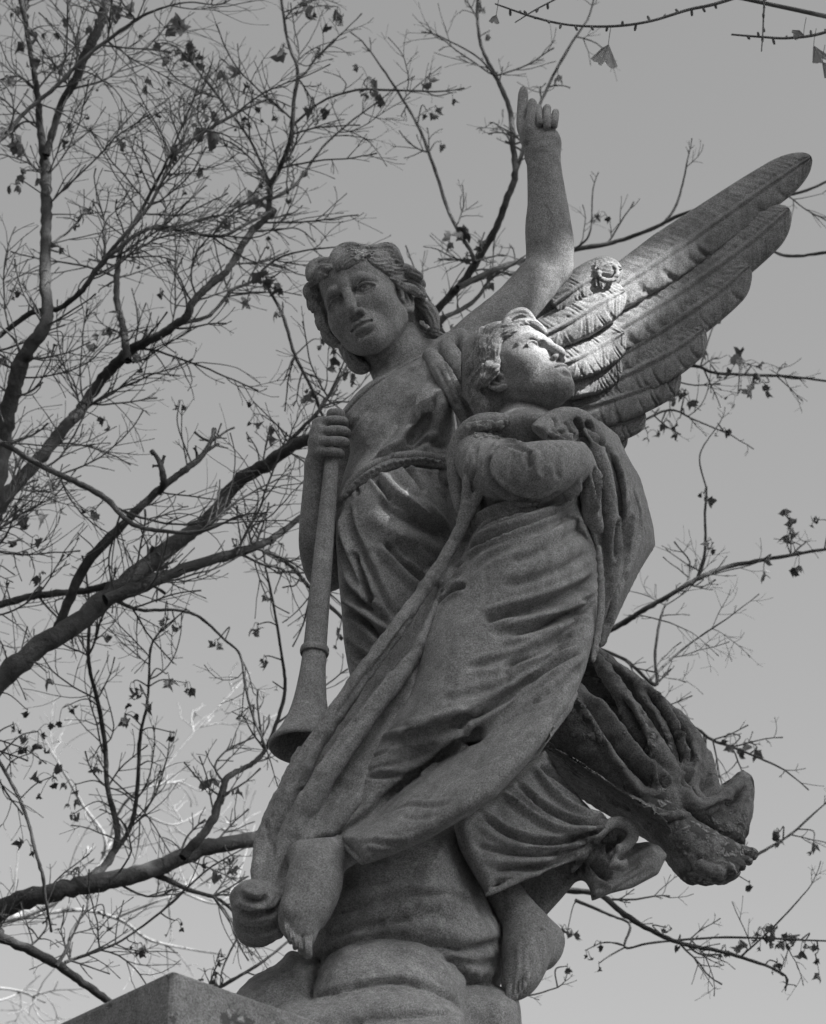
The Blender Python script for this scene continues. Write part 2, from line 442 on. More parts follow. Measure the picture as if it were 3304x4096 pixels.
# ---- hair: a cap over the skull with carved locks
def hair_skin(head, R, O, S, cap, locks, bounds, vox=.0029, cuts=()):
    f = pxfield(*bounds, vox)
    for c, r, k in cap: f.ell(hl(R, O, S, c), np.asarray(r) * S, k, 'add', np.asarray(R))
    for c, r in cuts: f.ell(hl(R, O, S, c), np.asarray(r) * S, .004, 'cut', np.asarray(R))
    base = f.mesh(); both = join(base, head)
    for w, pts in locks:
        q = []
        for p in spline(pts, 5):
            u, v, dh = p[0], p[1], p[2]
            r = both.hit(u, v)
            h = (D0 - r[0][1]) if r is not None else None
            q.append([u, v, h, dh])
        known = [x[2] for x in q if x[2] is not None]; last = known[0] if known else .05
        for x in q:
            if x[2] is None: x[2] = last
            last = last * .35 + x[2] * .65; x[2] = last + x[3]
        n = len(q)
        f.pchain([(x[0], x[1], x[2], w * (0.55 + 0.45 * math.sin(math.pi * min(1, (i + .8) / (n + .2))))) for i, x in enumerate(q)], .004, n=1)
    sk = f.mesh()
    for w, pts in locks:
        q = np.array([p[:2] for p in spline(pts, 4)]); d = np.gradient(q, axis=0); nn = np.stack([-d[:, 1], d[:, 0]], 1) / (np.linalg.norm(d, axis=1)[:, None] + 1e-6)
        for k, a in ((-.98, -5), (-.3, -4.0), (.4, -4.0), (.98, -5)):
            sk.carve([tuple(x) for x in q + nn * w * k], 4.2, a, 2, one=.4)
    sk.normals(); sk.bvh = None
    return sk.smooth(1, .45)
def at(off, s, pts, d=0): return [(off[0] + x * s, off[1] + y * s, d) for x, y in pts]
ha = (1200, 950)
locks_an = [(w, at(ha, .5, p, d)) for w, d, p in [
    (30, -.01, [(480, 90), (400, 90), (320, 130), (285, 200), (290, 245)]), (20, 0, [(470, 120), (400, 150), (330, 205), (300, 250)]),
    (16, 0, [(490, 160), (420, 195), (350, 240)]), (32, -.01, [(250, 205), (190, 210), (120, 245), (115, 310), (170, 325), (240, 290)]),
    (20, .01, [(230, 240), (170, 250), (160, 285), (200, 300)]), (26, -.01, [(150, 340), (120, 380), (80, 420), (90, 460), (130, 450)]),
    (24, -.01, [(150, 460), (110, 500), (110, 550), (150, 590)]), (22, -.02, [(170, 600), (165, 660), (185, 710), (215, 740)]),
    (24, -.03, [(190, 700), (220, 780), (270, 830), (320, 850)]),
    (28, -.01, [(520, 100), (620, 105), (710, 100), (760, 150), (800, 210)]), (20, 0, [(520, 150), (600, 160), (680, 150), (740, 170)]),
    (22, 0, [(560, 190), (640, 215), (720, 200), (800, 225)]), (24, 0, [(620, 225), (700, 265), (790, 250), (880, 270), (960, 310)]),
    (22, -.005, [(680, 275), (760, 310), (850, 310), (930, 330), (985, 380)]), (20, 0, [(720, 320), (800, 355), (880, 370), (960, 420), (990, 480)]),
    (20, 0, [(760, 360), (830, 400), (900, 420), (960, 460)]), (26, -.02, [(930, 500), (990, 540), (1040, 590), (1070, 660), (1085, 740)]),
    (24, -.015, [(920, 560), (960, 600), (1020, 630), (1050, 690)]), (22, -.03, [(900, 700), (1000, 760), (1080, 780), (1140, 800)]),
    (22, -.03, [(930, 790), (1010, 820), (1060, 860)]), (28, -.03, [(380, 900), (420, 990), (480, 1040), (540, 1040)]), (24, -.02, [(330, 860), (400, 960), (460, 1010)]),
    (30, -.05, [(960, 620), (960, 720), (960, 820), (990, 900)]), (34, -.07, [(190, 430), (175, 520), (185, 620), (225, 730), (280, 820)]), (44, -.08, [(380, 870), (440, 950), (520, 1000)]), (44, -.07, [(930, 640), (940, 740), (960, 830), (1000, 880)])]]
hair_an = hair_skin(head_an, R_AN, O_AN, S_AN,
    [((0, .050, -.026), (.081, .084, .098), 0), ((0, -.01, -.062), (.080, .080, .062), .02), ((0, -.075, -.07), (.068, .055, .045), .02)], locks_an, (1190, 930, 1860, 1520, -.3, .35), cuts=[((0, .004, .10), (.069, .062, .06)), ((.097, -.022, -.008), (.048, .042, .038))])
hw = (1750, 1150)
locks_wo = [(w, at(hw, .5, p, d)) for w, d, p in [
    (26, .0, [(545, 290), (600, 240), (670, 215), (720, 240), (770, 290)]), (18, 0, [(560, 320), (640, 290), (720, 285), (790, 300), (860, 360)]),
    (20, 0, [(450, 390), (490, 340), (560, 325), (640, 320)]), (18, 0, [(470, 440), (540, 380), (620, 345)]),
    (24, .004, [(380, 400), (370, 460), (390, 530), (400, 600)]), (20, .005, [(430, 400), (440, 450), (420, 520), (390, 580)]),
    (20, 0, [(320, 540), (310, 600), (350, 640)]), (24, .005, [(480, 590), (400, 640), (330, 700), (285, 780), (275, 850)]),
    (20, .01, [(480, 630), (410, 690), (360, 740), (310, 800)]), (18, .005, [(470, 670), (410, 730), (370, 780)]),
    (28, -.01, [(330, 860), (310, 920), (350, 990)]), (32, -.01, [(420, 910), (390, 970), (380, 1040), (420, 1080)]), (20, -.02, [(460, 920), (440, 980), (440, 1050)]),
    (24, .002, [(300, 560), (270, 640), (280, 720)]), (24, .0, [(290, 780), (320, 860), (380, 930), (400, 1000)]),
    (20, .004, [(520, 330), (470, 400), (440, 480), (430, 560)]), (20, .004, [(450, 470), (400, 540), (350, 620), (300, 720)]), (18, .004, [(500, 420), (460, 500), (470, 570)]), (20, .002, [(340, 480), (310, 560), (330, 640), (300, 700)]), (18, .004, [(420, 600), (360, 680), (320, 760)]), (18, .004, [(360, 330), (340, 400), (330, 470)]), (20, .0, [(480, 300), (420, 340), (380, 400)]), (18, .004, [(290, 700), (270, 770), (290, 840)])]]
hair_wo = hair_skin(head_wo, R_WO, O_WO, S_WO,
    [((0, .052, -.026), (.082, .089, .099), 0), ((0, -.02, -.065), (.077, .075, .055), .02)], locks_wo, (1860, 1230, 2230, 1720, -.15, .55), cuts=[((0, -.004, .10), (.085, .070, .075)), ((-.085, -.026, -.012), (.035, .036, .030))])

# ---- bare arms, hands and foot of the angel
f = pxfield(1780, 320, 2320, 1520, -.25, .2, .004)
f.pchain([(1840, 1450, -.02, 108), (1930, 1345, -.04, 95), (2060, 1225, -.05, 84), (2190, 1075, -.06, 82)], .02)
f.pchain([(2196, 1070, -.06, 82), (2200, 970, -.05, 77), (2194, 860, -.03, 73), (2182, 730, -.01, 62), (2172, 620, .0, 56), (2170, 585, .0, 57)], .02)
f.pell(2222, 985, -.05, 54, 95, .042, .03); f.pell(2262, 1075, -.075, 22, 26, .02, .02); f.pell(2150, 930, -.03, 34, 90, .03, .03)
arm_up = f.mesh()
f = pxfield(2040, 310, 2270, 700, -.09, .11, .0026)
f.pchain([(2170, 640, .0, 60), (2168, 590, .0, 60)], .02)
f.pell(2158, 545, 0, 72, 62, .034, .03); f.pell(2150, 500, -.026, 66, 50, .022, .015); f.pell(2195, 570, .008, 42, 44, .032, .02); f.pell(2118, 535, .014, 38, 58, .026, .015)
f.pchain([(2092, 520, .002, 23), (2089, 470, .002, 20), (2091, 410, 0, 18.5), (2094, 360, 0, 16)], .008)
f.pchain([(2112, 560, .022, 26), (2124, 500, .03, 23), (2130, 440, .03, 18), (2128, 408, .026, 15)], .009)
for (u0, v0, u1, v1, r) in ((2153, 432, 2160, 492, 13), (2188, 436, 2188, 508, 15.5), (2222, 452, 2217, 498, 13.5)):
    f.pchain([(u0 - 6, v0 + 50, -.03, r + 2), (u0, v0 + 4, -.012, r + 1), (u0, v0, .016, r), ((u0 + u1) / 2, (v0 + v1) / 2, .046, r), (u1, v1, .048, r - 1), (u1, v1 + 4, .030, r - 3)], .0015, n=2)
hand_up = f.mesh()
f = pxfield(1200, 1600, 1560, 2400, -.28, .32, .004)
f.pchain([(1400, 1720, -.06, 75), (1350, 2000, -.08, 70), (1318, 2240, -.02, 66), (1308, 2285, .0, 62)], .03)
f.pchain([(1308, 2280, .0, 62), (1278, 2180, .06, 62), (1265, 2020, .10, 46), (1275, 1880, .13, 42), (1284, 1830, .14, 42)], .03)
arm_lo = f.mesh()
f = pxfield(1225, 1630, 1420, 1900, .04, .26, .0026)
f.pchain([(1275, 1880, .13, 42), (1285, 1815, .14, 40)], .02)
for pts, r in (([(1264, 1692, .160), (1300, 1684, .190), (1340, 1680, .196), (1372, 1684, .180), (1380, 1692, .155)], 17), ([(1258, 1732, .160), (1300, 1726, .194), (1345, 1722, .200), (1378, 1726, .182), (1390, 1740, .155)], 19), ([(1254, 1771, .160), (1298, 1766, .194), (1342, 1764, .200), (1376, 1768, .182), (1386, 1780, .155)], 18.5), ([(1262, 1812, .158), (1296, 1808, .188), (1330, 1807, .192), (1358, 1812, .178), (1366, 1822, .155)], 16.5)):
    f.pchain([(u, v, h, r if i < 4 else r - 3) for i, (u, v, h) in enumerate(pts)], .004, n=3)
f.pell(1280, 1752, .168, 40, 84, .030, .012); f.pell(1282, 1800, .155, 38, 60, .030, .02)
f.pchain([(1300, 1720, .12, 22), (1345, 1690, .11, 20), (1378, 1700, .13, 17)], .008)
hand_lo = f.mesh()
f = pxfield(2560, 3180, 3060, 3580, -.22, .12, .0032)
c = lambda x, y, h, r: (x + C_[0], y + C_[1], h, r)
f.pchain([c(1010, 850, -.06, 66), c(1105, 935, -.055, 58), c(1180, 1000, -.05, 62), c(1270, 1055, -.05, 60), c(1350, 1070, -.05, 50)], .03)
f.pchain([c(1140, 1010, -.07, 58), c(1195, 1105, -.075, 46), c(1225, 1120, -.07, 38)], .03)
f.pchain([c(1240, 1085, -.05, 60), c(1330, 1110, -.045, 50)], .03)
for x, y, h, r in ((1440, 1056, -.06, 25), (1428, 1084, -.045, 19), (1396, 1100, -.03, 21), (1362, 1118, -.02, 23), (1318, 1132, -.015, 26)):
    f.pchain([c(x - 85, y - 24, h, r + 4), c(x - 28, y - 10, h + .01, r - 3), c(x, y, h, r)], .002)
foot_an = f.mesh().rough(.003, .03, 3)
f = pxfield(1500, 1330, 1900, 1700, -.15, .2, .005)
f.pchain([(1575, 1330, -.02, 84), (1605, 1430, -.02, 88), (1640, 1560, -.06, 112)], .03)
f.pell(1560, 1590, -.02, 120, 90, .06, .05); f.pchain([(1640, 1560, -.08, 105), (1850, 1440, -.07, 95)], .05)
neck_an = f.mesh()
angel_body = join(head_an, arm_up, hand_up, arm_lo, hand_lo, foot_an, neck_an)
m = angel_body
body_o = put_skin('angel_figure', join(head_an, arm_up, hand_up, arm_lo, hand_lo, neck_an), M_STONE, statue, ORG, label='angel with raised pointing arm')
put_skin('bare_foot', foot_an, M_LICHEN, body_o, ORG, label='lichen covered trailing foot')
put_skin('hair', hair_an, M_STONE, body_o, ORG)

# ---- angel's gown
f = pxfield(1300, 1370, 2000, 2840, -.3, .38, .0046)
f.swell([(1372, 1650), (1430, 1590), (1500, 1535), (1600, 1470), (1720, 1415), (1860, 1400), (1920, 1500), (1890, 1700), (1860, 1830), (1900, 2100), (1860, 2400), (1700, 2640), (1500, 2780), (1408, 2742), (1388, 2650), (1374, 2560), (1366, 2440), (1352, 2300), (1350, 2100), (1354, 1990), (1375, 1900), (1402, 1810), (1388, 1720)],
        [(1600, 1500, -.02), (1720, 1430, -.08), (1880, 1450, -.15), (1880, 1650, -.05), (1600, 1700, .02), (1600, 2050, .03), (1600, 2400, .02), (1500, 2700, .0)], .15, 210, .03)
f.pell(1560, 1640, .09, 130, 130, .08, .06, rot=20); f.pell(1745, 1690, .11, 75, 125, .085, .04); f.pell(1570, 2100, .11, 150, 170, .10, .08)
f.swell([(1376, 1648), (1430, 1590), (1500, 1535), (1600, 1470), (1700, 1418), (1790, 1500), (1760, 1640), (1600, 1720), (1450, 1760), (1400, 1720)], [(1400, 1650, .0), (1500, 1540, .06), (1600, 1600, .09), (1700, 1430, .06), (1750, 1600, .09)], .075, 22, .02)
gown_an = f.mesh()
gown_an.carves([
    (16, 12, [(715, 225), (690, 310), (650, 400), (560, 500), (500, 545)]), (26, -16, [(735, 260), (715, 340), (680, 420), (620, 480)]),
    (14, -12, [(500, 550), (570, 512), (640, 490), (700, 470), (765, 462)]), (12, 9, [(640, 470), (700, 448), (760, 440)]), (10, -10, [(650, 508), (720, 492), (790, 480)]),
    (20, -6, [(560, 440), (620, 350), (680, 280)]), (18, 6, [(520, 440), (590, 340), (660, 260)]), (14, -5, [(470, 480), (520, 390), (560, 330)]), (16, -6, [(430, 520), (470, 420), (480, 330)]),
    (16, 6, [(450, 500), (500, 410), (540, 330)]), (12, -6, [(395, 430), (440, 370), (480, 320)]), (12, -7, [(690, 130), (660, 180), (600, 220)]),
    (12, -16, [(612, 560), (660, 612), (700, 668)]), (14, 8, [(590, 575), (640, 640), (690, 700), (760, 760)]), (11, -18, [(492, 600), (530, 645), (572, 698)]), (16, 9, [(520, 590), (580, 650), (640, 710), (740, 790)]),
    (12, -10, [(560, 690), (640, 735), (720, 790), (800, 850)]), (34, -14, [(500, 690), (600, 760), (700, 800), (800, 860)]), (14, 8, [(640, 690), (720, 740), (810, 820)]),
    (12, -10, [(760, 570), (770, 620), (800, 660)]), (10, 8, [(740, 570), (750, 640), (790, 700)]),
    (11, -14, [(530, 860), (590, 930), (650, 985), (705, 1035)]), (16, 10, [(515, 870), (570, 950), (630, 1010), (690, 1060)]), (24, -10, [(560, 860), (640, 930), (720, 1000)]),
    (12, -15, [(415, 900), (440, 980), (470, 1060), (495, 1120)]), (16, 12, [(370, 730), (385, 850), (430, 960), (490, 1090), (560, 1190)]), (12, -12, [(395, 720), (405, 800), (440, 890), (520, 1060), (590, 1190)]),
    (13, 10, [(360, 800), (370, 930), (420, 1050), (490, 1130)]), (14, -14, [(358, 1000), (400, 1060), (450, 1110), (500, 1140)]),
    (14, 12, [(365, 1085), (430, 1130), (500, 1190), (545, 1240)]), (13, -20, [(370, 1125), (430, 1160), (500, 1210), (550, 1262)]), (16, 8, [(400, 1180), (460, 1230), (520, 1290)]), (16, -14, [(378, 1262), (420, 1310), (480, 1350)]),
    (8, -14, [(422, 640), (428, 660), (434, 680)]), (14, -10, [(380, 700), (440, 640), (500, 600), (600, 560), (700, 560), (790, 585)]),
    (20, 9, [(620, 930), (690, 990), (740, 1020)]), (12, -9, [(470, 1000), (520, 1090), (580, 1180)])], A_)
gown_an.smooth(1, .4)
gown_o = put_skin('gown', gown_an, M_STONE, body_o, ORG)
def ribbon(field, skin, pts, r, lift, off, k=.004, flat=None):
    q = []
    for u, v in spline([(a + off[0], b + off[1]) for a, b in pts], 6):
        h = skin.hit(u, v)
        if h is not None: q.append((u, v, D0 - h[0][1] + lift, r))
    if len(q) > 1: field.pchain(q, k, n=1, flat=flat)
f = pxfield(1340, 1780, 1860, 2060, -.1, .4, .0034)
ribbon(f, gown_an, [(366, 700), (400, 640), (450, 590), (520, 548), (600, 525), (690, 522), (800, 545)], 17, -.004, A_)
ribbon(f, gown_an, [(358, 722), (395, 670), (450, 622), (530, 578), (610, 556), (700, 552), (800, 574)], 14, -.002, A_)
rs = np.random.default_rng(3)
for i, (x, y) in enumerate(spline([(380, 690), (420, 632), (480, 588), (550, 556), (620, 541), (700, 537), (790, 558)], 6)):
    h = gown_an.hit(x + 1000, y + 1300)
    if h is not None: f.pell(x + 1000, y + 1300 + (3 if i % 2 else -3), D0 - h[0][1] + .008, 11, 6, .006, .004)
put_skin('sash', f.mesh(), M_STONE, body_o, ORG)

f = pxfield(1360, 1390, 1740, 1680, -.2, .3, .0034)
ribbon(f, join(gown_an, neck_an), [(383, 350), (430, 297), (490, 243), (560, 197), (640, 152), (712, 116)], 9, .0, A_)
put_skin('neckline_hem', f.mesh(), M_STONE, body_o, ORG)
# shawl folded over the angel's shoulder
f = pxfield(1660, 1320, 1960, 1760, -.2, .32, .004)
f.pchain([(1722, 1425, .12, 34), (1775, 1505, .17, 36), (1830, 1600, .18, 34), (1890, 1705, .15, 30)], .008)
f.pchain([(1785, 1390, .08, 38), (1845, 1490, .13, 38), (1900, 1580, .13, 34), (1940, 1650, .10, 30)], .008)
f.pchain([(1845, 1345, .02, 32), (1890, 1430, .07, 34), (1935, 1510, .09, 30)], .008)
f.pchain([(1712, 1445, .08, 34), (1780, 1390, .03, 44), (1860, 1350, -.03, 40)], .015)
sh = f.mesh().carves([(7, -10, [(770, 130), (810, 210), (850, 290), (890, 370)]), (7, -9, [(830, 100), (870, 170), (900, 240)]), (6, -7, [(745, 150), (790, 250), (840, 340)])], A_)
put_skin('shawl', sh, M_STONE, body_o, ORG)

# ---- trumpet (turned about its own axis)
def lathe(axis, prof, seg=40):
    """axis: two world points; prof rows (t along axis, radius m)"""
    a, b = np.array(axis[0]), np.array(axis[1]); d = (b - a) / np.linalg.norm(b - a)
    x = np.cross(d, [0, 1, 0]); x /= np.linalg.norm(x); y = np.cross(d, x)
    V = []; F = []
    for t, r in prof:
        for j in range(seg):
            g = 2 * math.pi * j / seg; V.append(a + (b - a) * t + (x * math.cos(g) + y * math.sin(g)) * r)
    for i in range(len(prof) - 1):
        for j in range(seg): F.append((i * seg + j, i * seg + (j + 1) % seg, (i + 1) * seg + (j + 1) % seg, (i + 1) * seg + j))
    return np.array(V), np.array(F)
TA, TB = P(1344, 1655, .165), P(1224, 2985, .165)
mp = lambda v: pxm(1300, v, .165)
def tv(v): return (v - 1655) / (2985 - 1655)
prof = [(tv(v), r * mp(v)) for v, r in [(1660, 5), (1652, 24), (1650, 34), (1656, 38), (1668, 38), (1676, 33), (1684, 26), (1720, 24), (1860, 28.5), (2080, 34), (2300, 40), (2480, 44), (2610, 47), (2640, 48), (2700, 52), (2760, 59), (2810, 67), (2850, 77), (2885, 89), (2915, 103), (2940, 118), (2960, 134), (2974, 147), (2984, 152), (2992, 151), (2996, 145), (2990, 136), (2975, 122), (2950, 105), (2915, 85), (2870, 66), (2800, 50), (2700, 40), (2690, 2)]]
V, F_ = lathe((TA, TB), spline(prof, 3))
tr = link('trumpet', mesh_from('trumpet', V - ORG, F_), M_STONE, statue, label='long straight trumpet with flared bell hanging downward')
ring = [(tv(2626) + .010 * math.sin(g), (50 + 9 * (1 - math.cos(g)) / 2) * mp(2626)) for g in np.linspace(0, 2 * math.pi, 11)]
V, F_ = lathe((TA, TB), ring); link('collar_ring', mesh_from('collar_ring', V - ORG, F_), M_STONE, tr)

# ---- woman: face, arm, feet
f = pxfield(1900, 1500, 2330, 1800, .05, .5, .004)
f.pchain([(2085, 1560, .26, 82), (2088, 1650, .27, 82), (2095, 1720, .28, 95), (2100, 1800, .27, 130)], .03)
f.pell(2120, 1760, .30, 170, 70, .09, .04)
neck_wo = f.mesh()
f = pxfield(1120, 3300, 1500, 3860, .2, .46, .0026)
c = lambda x, y, h, r: (x + B_[0], y + B_[1], h, r)
f.pchain([c(660, 1000, .30, 42), c(570, 1048, .305, 48), c(460, 1095, .325, 66)], .03)
f.pchain([c(470, 1085, .31, 60), c(412, 1080, .30, 44)], .03); f.pell(1196, 3425, .30, 30, 30, .04, .03)
f.pchain([c(470, 1100, .33, 78), c(455, 1180, .34, 84), c(430, 1260, .35, 72), c(402, 1325, .36, 56)], .03)
f.pell(1168, 3672, .35, 34, 50, .045, .03)
f.pchain([(1188, 3692, .355, 50), (1214, 3752, .36, 38)], .02)
for u, v, r in ((1147, 3742, 9.5), (1162, 3770, 10), (1181, 3793, 10.5), (1203, 3811, 11), (1232, 3822, 17)):
    f.pchain([(u - 1, v - 64, .372, r + 3), (u - 1, v - 26, .390, r), (u, v - 6, .384, r), (u, v, .374, r - 2)], .002)
foot_l = f.mesh().carves([(9, 4, [(470, 1180), (440, 1300), (420, 1390)]), (8, 3.5, [(440, 1190), (410, 1300), (392, 1390)]), (8, 3.5, [(420, 1210), (385, 1310), (368, 1380)]), (20, 6, [(520, 1060), (540, 1075)]), (16, -5, [(470, 1040), (480, 1100), (500, 1140)]), (3.6, -7, [(350, 1330), (352, 1370), (354, 1400)]), (3.6, -7, [(366, 1350), (370, 1395), (372, 1422)]), (3.6, -7, [(386, 1370), (390, 1415), (392, 1442)]), (4, -8, [(408, 1375), (414, 1425), (416, 1456)])], B_)
f = pxfield(1960, 3500, 2270, 4050, -.05, .26, .0026)
c = lambda x, y, h, r: (x + C_[0], y + C_[1], h, r)
f.pchain([c(420, 1170, .09, 55), c(480, 1265, .09, 56), c(545, 1365, .09, 70)], .03)
f.pchain([c(560, 1370, .08, 62), c(628, 1405, .06, 44)], .03); f.pchain([c(630, 1400, .06, 42), c(600, 1470, .07, 50)], .03)
f.pchain([c(545, 1370, .10, 76), c(535, 1460, .12, 72), c(522, 1530, .14, 54), c(512, 1565, .15, 42)], .03)
f.pchain([(2078, 3918, .15, 46), (2056, 3955, .155, 36)], .02)
for u, v, r in ((2034, 4008, 17), (2060, 3999, 11), (2079, 3982, 10.5), (2094, 3962, 10), (2106, 3940, 9.5)):
    f.pchain([(u + 10, v - 64, .168, r + 3), (u + 3, v - 26, .186, r), (u, v - 6, .18, r), (u, v, .17, r - 2)], .002)
foot_r = f.mesh().carves([(9, 4, [(500, 1400), (505, 1500), (490, 1590)]), (8, 3.5, [(530, 1420), (532, 1510), (512, 1590)]), (20, 7, [(590, 1345), (600, 1360)]), (16, -6, [(575, 1380), (590, 1440), (600, 1500)]), (4, -8, [(486, 1570), (480, 1610), (480, 1636)]), (3.6, -7, [(506, 1560), (502, 1600), (502, 1622)]), (3.6, -7, [(522, 1545), (519, 1580), (518, 1602)])], C_)
wo = put_skin('woman_figure', join(head_wo, neck_wo), M_STONE, statue, ORG, label='woman gazing upward with one hand on her chest')
put_skin('bare_foot', foot_l, M_STONE, wo, ORG); put_skin('bare_foot', foot_r, M_STONE, wo, ORG)
put_skin('hair', hair_wo, M_STONE, wo, ORG)

# ---- woman's gown
f = pxfield(1290, 1640, 2450, 3520, .0, .62, .0046)
f.swell([(1900, 1700), (2000, 1690), (2130, 1700), (2250, 1770), (2330, 1950), (2390, 2200), (2400, 2370), (2384, 2510), (2340, 2680), (2280, 2830), (2150, 3030), (2000, 3120), (1800, 3060), (1640, 2990), (1560, 2940), (1630, 2790), (1662, 2700), (1688, 2550), (1718, 2450), (1780, 2310), (1850, 2200), (1880, 2050), (1850, 1900), (1845, 1760)],
        [(2050, 1750, .24), (2080, 2000, .23), (2100, 2300, .24), (2000, 2700, .27), (1850, 3000, .28)], .17, 260, .03)
f.pell(2090, 2280, .35, 190, 230, .09, .08, rot=-20)
f.swell([(1520, 2950), (1450, 3080), (1410, 3200), (1325, 3322), (1360, 3355), (1500, 3275), (1600, 3180), (1720, 3100), (1880, 2980), (1950, 2800), (1700, 2760), (1600, 2850)], [(1400, 3300, .27), (1600, 3000, .29), (1850, 2850, .30)], .075, 85, .02)
f.swell([(2402, 2380), (2386, 2510), (2342, 2680), (2282, 2830), (2200, 2950), (2100, 3068), (1980, 3192), (1890, 3254), (1700, 3364), (1560, 3424), (1462, 3458), (1436, 3436), (1390, 3388), (1338, 3350), (1345, 3338), (1500, 3245), (1600, 3145), (1710, 3062), (1800, 2990), (1880, 2900), (1990, 2760), (2150, 2560), (2290, 2420)],
        [(1400, 3400, .32), (1700, 3200, .35), (1950, 3020, .38), (2150, 2800, .36), (2330, 2500, .29)], .11, 110, .008)
f.pell(1895, 3010, .36, 40, 24, .12, .02, 'cut', rot=-32)
f.pchain([(1880, 1790, .30, 75), (1940, 1860, .36, 88), (2000, 1895, .42, 96)], .03)
f.pchain([(1995, 1890, .42, 96), (2080, 1892, .45, 100), (2170, 1880, .45, 100), (2250, 1862, .42, 88), (2310, 1850, .38, 66)], .02)
gown_wo = f.mesh()
GW = o2(A_, [])
gown_wo.carves([
    # sleeve and hand
    (9, -12, [(1120, 500), (1112, 530), (1125, 575)]), (12, 9, [(1150, 500), (1140, 560), (1150, 620)]), (9, -9, [(960, 505), (1030, 480), (1100, 505), (1130, 520)]), (10, 8, [(960, 490), (1030, 462), (1100, 482)]),
    (14, -7, [(1060, 500), (1040, 580), (1060, 660)]), (11, -7, [(1230, 500), (1225, 560), (1235, 620)]), (9, 6, [(1200, 480), (1215, 500)]), (9, 6, [(1240, 482), (1255, 505)]),
    (13, -16, [(950, 600), (990, 650), (1060, 690), (1150, 700), (1240, 670)]), (12, -12, [(960, 520), (945, 570), (955, 620)]),
    (10, 8, [(880, 480), (870, 560), (860, 640)]), (10, -10, [(905, 480), (900, 560), (885, 640)]),
    # drawn folds under the arm
    (11, 14, [(1335, 610), (1280, 660), (1180, 705), (1050, 730), (940, 772), (880, 830)]), (9, -16, [(1300, 680), (1200, 722), (1080, 748), (960, 790), (890, 850)]),
    (11, 12, [(1330, 645), (1230, 728), (1100, 780), (960, 832), (870, 890)]), (9, -13, [(1260, 735), (1130, 792), (1000, 842), (900, 890), (840, 950)]),
    (12, 10, [(1310, 690), (1200, 770), (1060, 830), (930, 880), (850, 950)]), (10, -8, [(1010, 710), (940, 750), (890, 800)]),
    (12, -8, [(1320, 740), (1230, 782), (1140, 835)]), (14, 7, [(1330, 770), (1230, 815), (1120, 870)]), (12, -8, [(1345, 800), (1250, 860), (1130, 920), (1040, 950)]),
    (16, -8, [(1280, 760), (1100, 860), (960, 925), (870, 1000)]), (16, 7, [(1370, 850), (1260, 910), (1120, 975), (990, 1010)]), (13, -8, [(1385, 900), (1260, 970), (1130, 1020), (1010, 1050)]),
    (11, -18, [(865, 1042), (815, 1062), (770, 1105), (735, 1160)]), (14, 8, [(850, 1020), (790, 1050), (745, 1110)]),
    (13, -20, [(1330, 1138), (1250, 1168), (1150, 1205), (1040, 1240)]), (12, 12, [(1370, 1095), (1260, 1140), (1140, 1180), (1000, 1215)]), (18, -18, [(1395, 1010), (1290, 1070), (1150, 1125), (1000, 1160), (930, 1180)]),
    (13, 10, [(1395, 1050), (1280, 1110), (1130, 1150), (970, 1190)]), (20, -10, [(1380, 1075), (1250, 1140), (1080, 1200), (960, 1245)]), (14, 9, [(1395, 1150), (1270, 1200), (1130, 1250), (1000, 1270)]),
    (13, -10, [(1395, 1190), (1260, 1250), (1110, 1310), (960, 1345), (850, 1375)]), (15, 9, [(1390, 1230), (1250, 1290), (1100, 1360), (900, 1400)]),
    (16, -20, [(1180, 1280), (1120, 1315), (1060, 1345), (1000, 1400)]), (14, -15, [(1340, 1285), (1220, 1360), (1110, 1430), (1000, 1500), (900, 1560), (800, 1600)]),
    (14, 10, [(1370, 1260), (1240, 1330), (1120, 1400), (1010, 1470), (900, 1530)]), (16, 10, [(1340, 1330), (1230, 1390), (1110, 1470), (1000, 1540), (880, 1610)]), (13, -9, [(1320, 1380), (1200, 1460), (1080, 1550), (960, 1620)]),
    (14, 6, [(1200, 1330), (1050, 1400), (900, 1450)]), (15, -7, [(1150, 1400), (1000, 1440), (860, 1480), (760, 1500)]),
    # left border of the gown against the cloak
    (12, -10, [(900, 900), (820, 980), (770, 1070), (730, 1180), (700, 1270)]), (11, 7, [(880, 940), (810, 1020), (760, 1120)])], A_)
gown_wo.carves([
    (16, -18, [(1130, 545), (1060, 592), (990, 640), (925, 700), (820, 770), (700, 870)]), (13, 10, [(1120, 520), (1040, 575), (950, 640), (860, 700), (740, 745)]), (22, -16, [(1100, 500), (1000, 545), (900, 570), (800, 580)]),
    (12, 9, [(1180, 450), (1060, 515), (920, 560), (780, 570), (720, 600)]), (9, -10, [(900, 700), (820, 735), (720, 745), (660, 740)]), (10, 8, [(880, 690), (800, 715), (700, 725)]), (9, -8, [(760, 640), (700, 665), (660, 700)]), (9, 6, [(820, 620), (740, 650), (680, 680)]),
    (9, -7, [(790, 690), (710, 710), (650, 730)]), (14, 7, [(1560, 230), (1450, 340), (1330, 430)]), (14, -7, [(1530, 300), (1420, 400), (1300, 480)]), (14, -6, [(1440, 440), (1330, 540), (1220, 610)]),
    (10, -6, [(1010, 850), (930, 868), (840, 860), (770, 880)]), (11, 5, [(1020, 830), (920, 850), (820, 840)]), (10, -6, [(960, 900), (880, 915), (790, 905)]), (9, -7, [(840, 1010), (760, 1020), (690, 1005), (640, 1020)]), (10, 6, [(860, 985), (770, 1000), (690, 985)]),
    (8, -7, [(760, 1050), (710, 1055), (660, 1040)]), (10, 7, [(545, 985), (590, 1030), (655, 1090)])], B_)
gown_wo.smooth(1, .4)
put_skin('gown', gown_wo, M_STONE, wo, ORG)

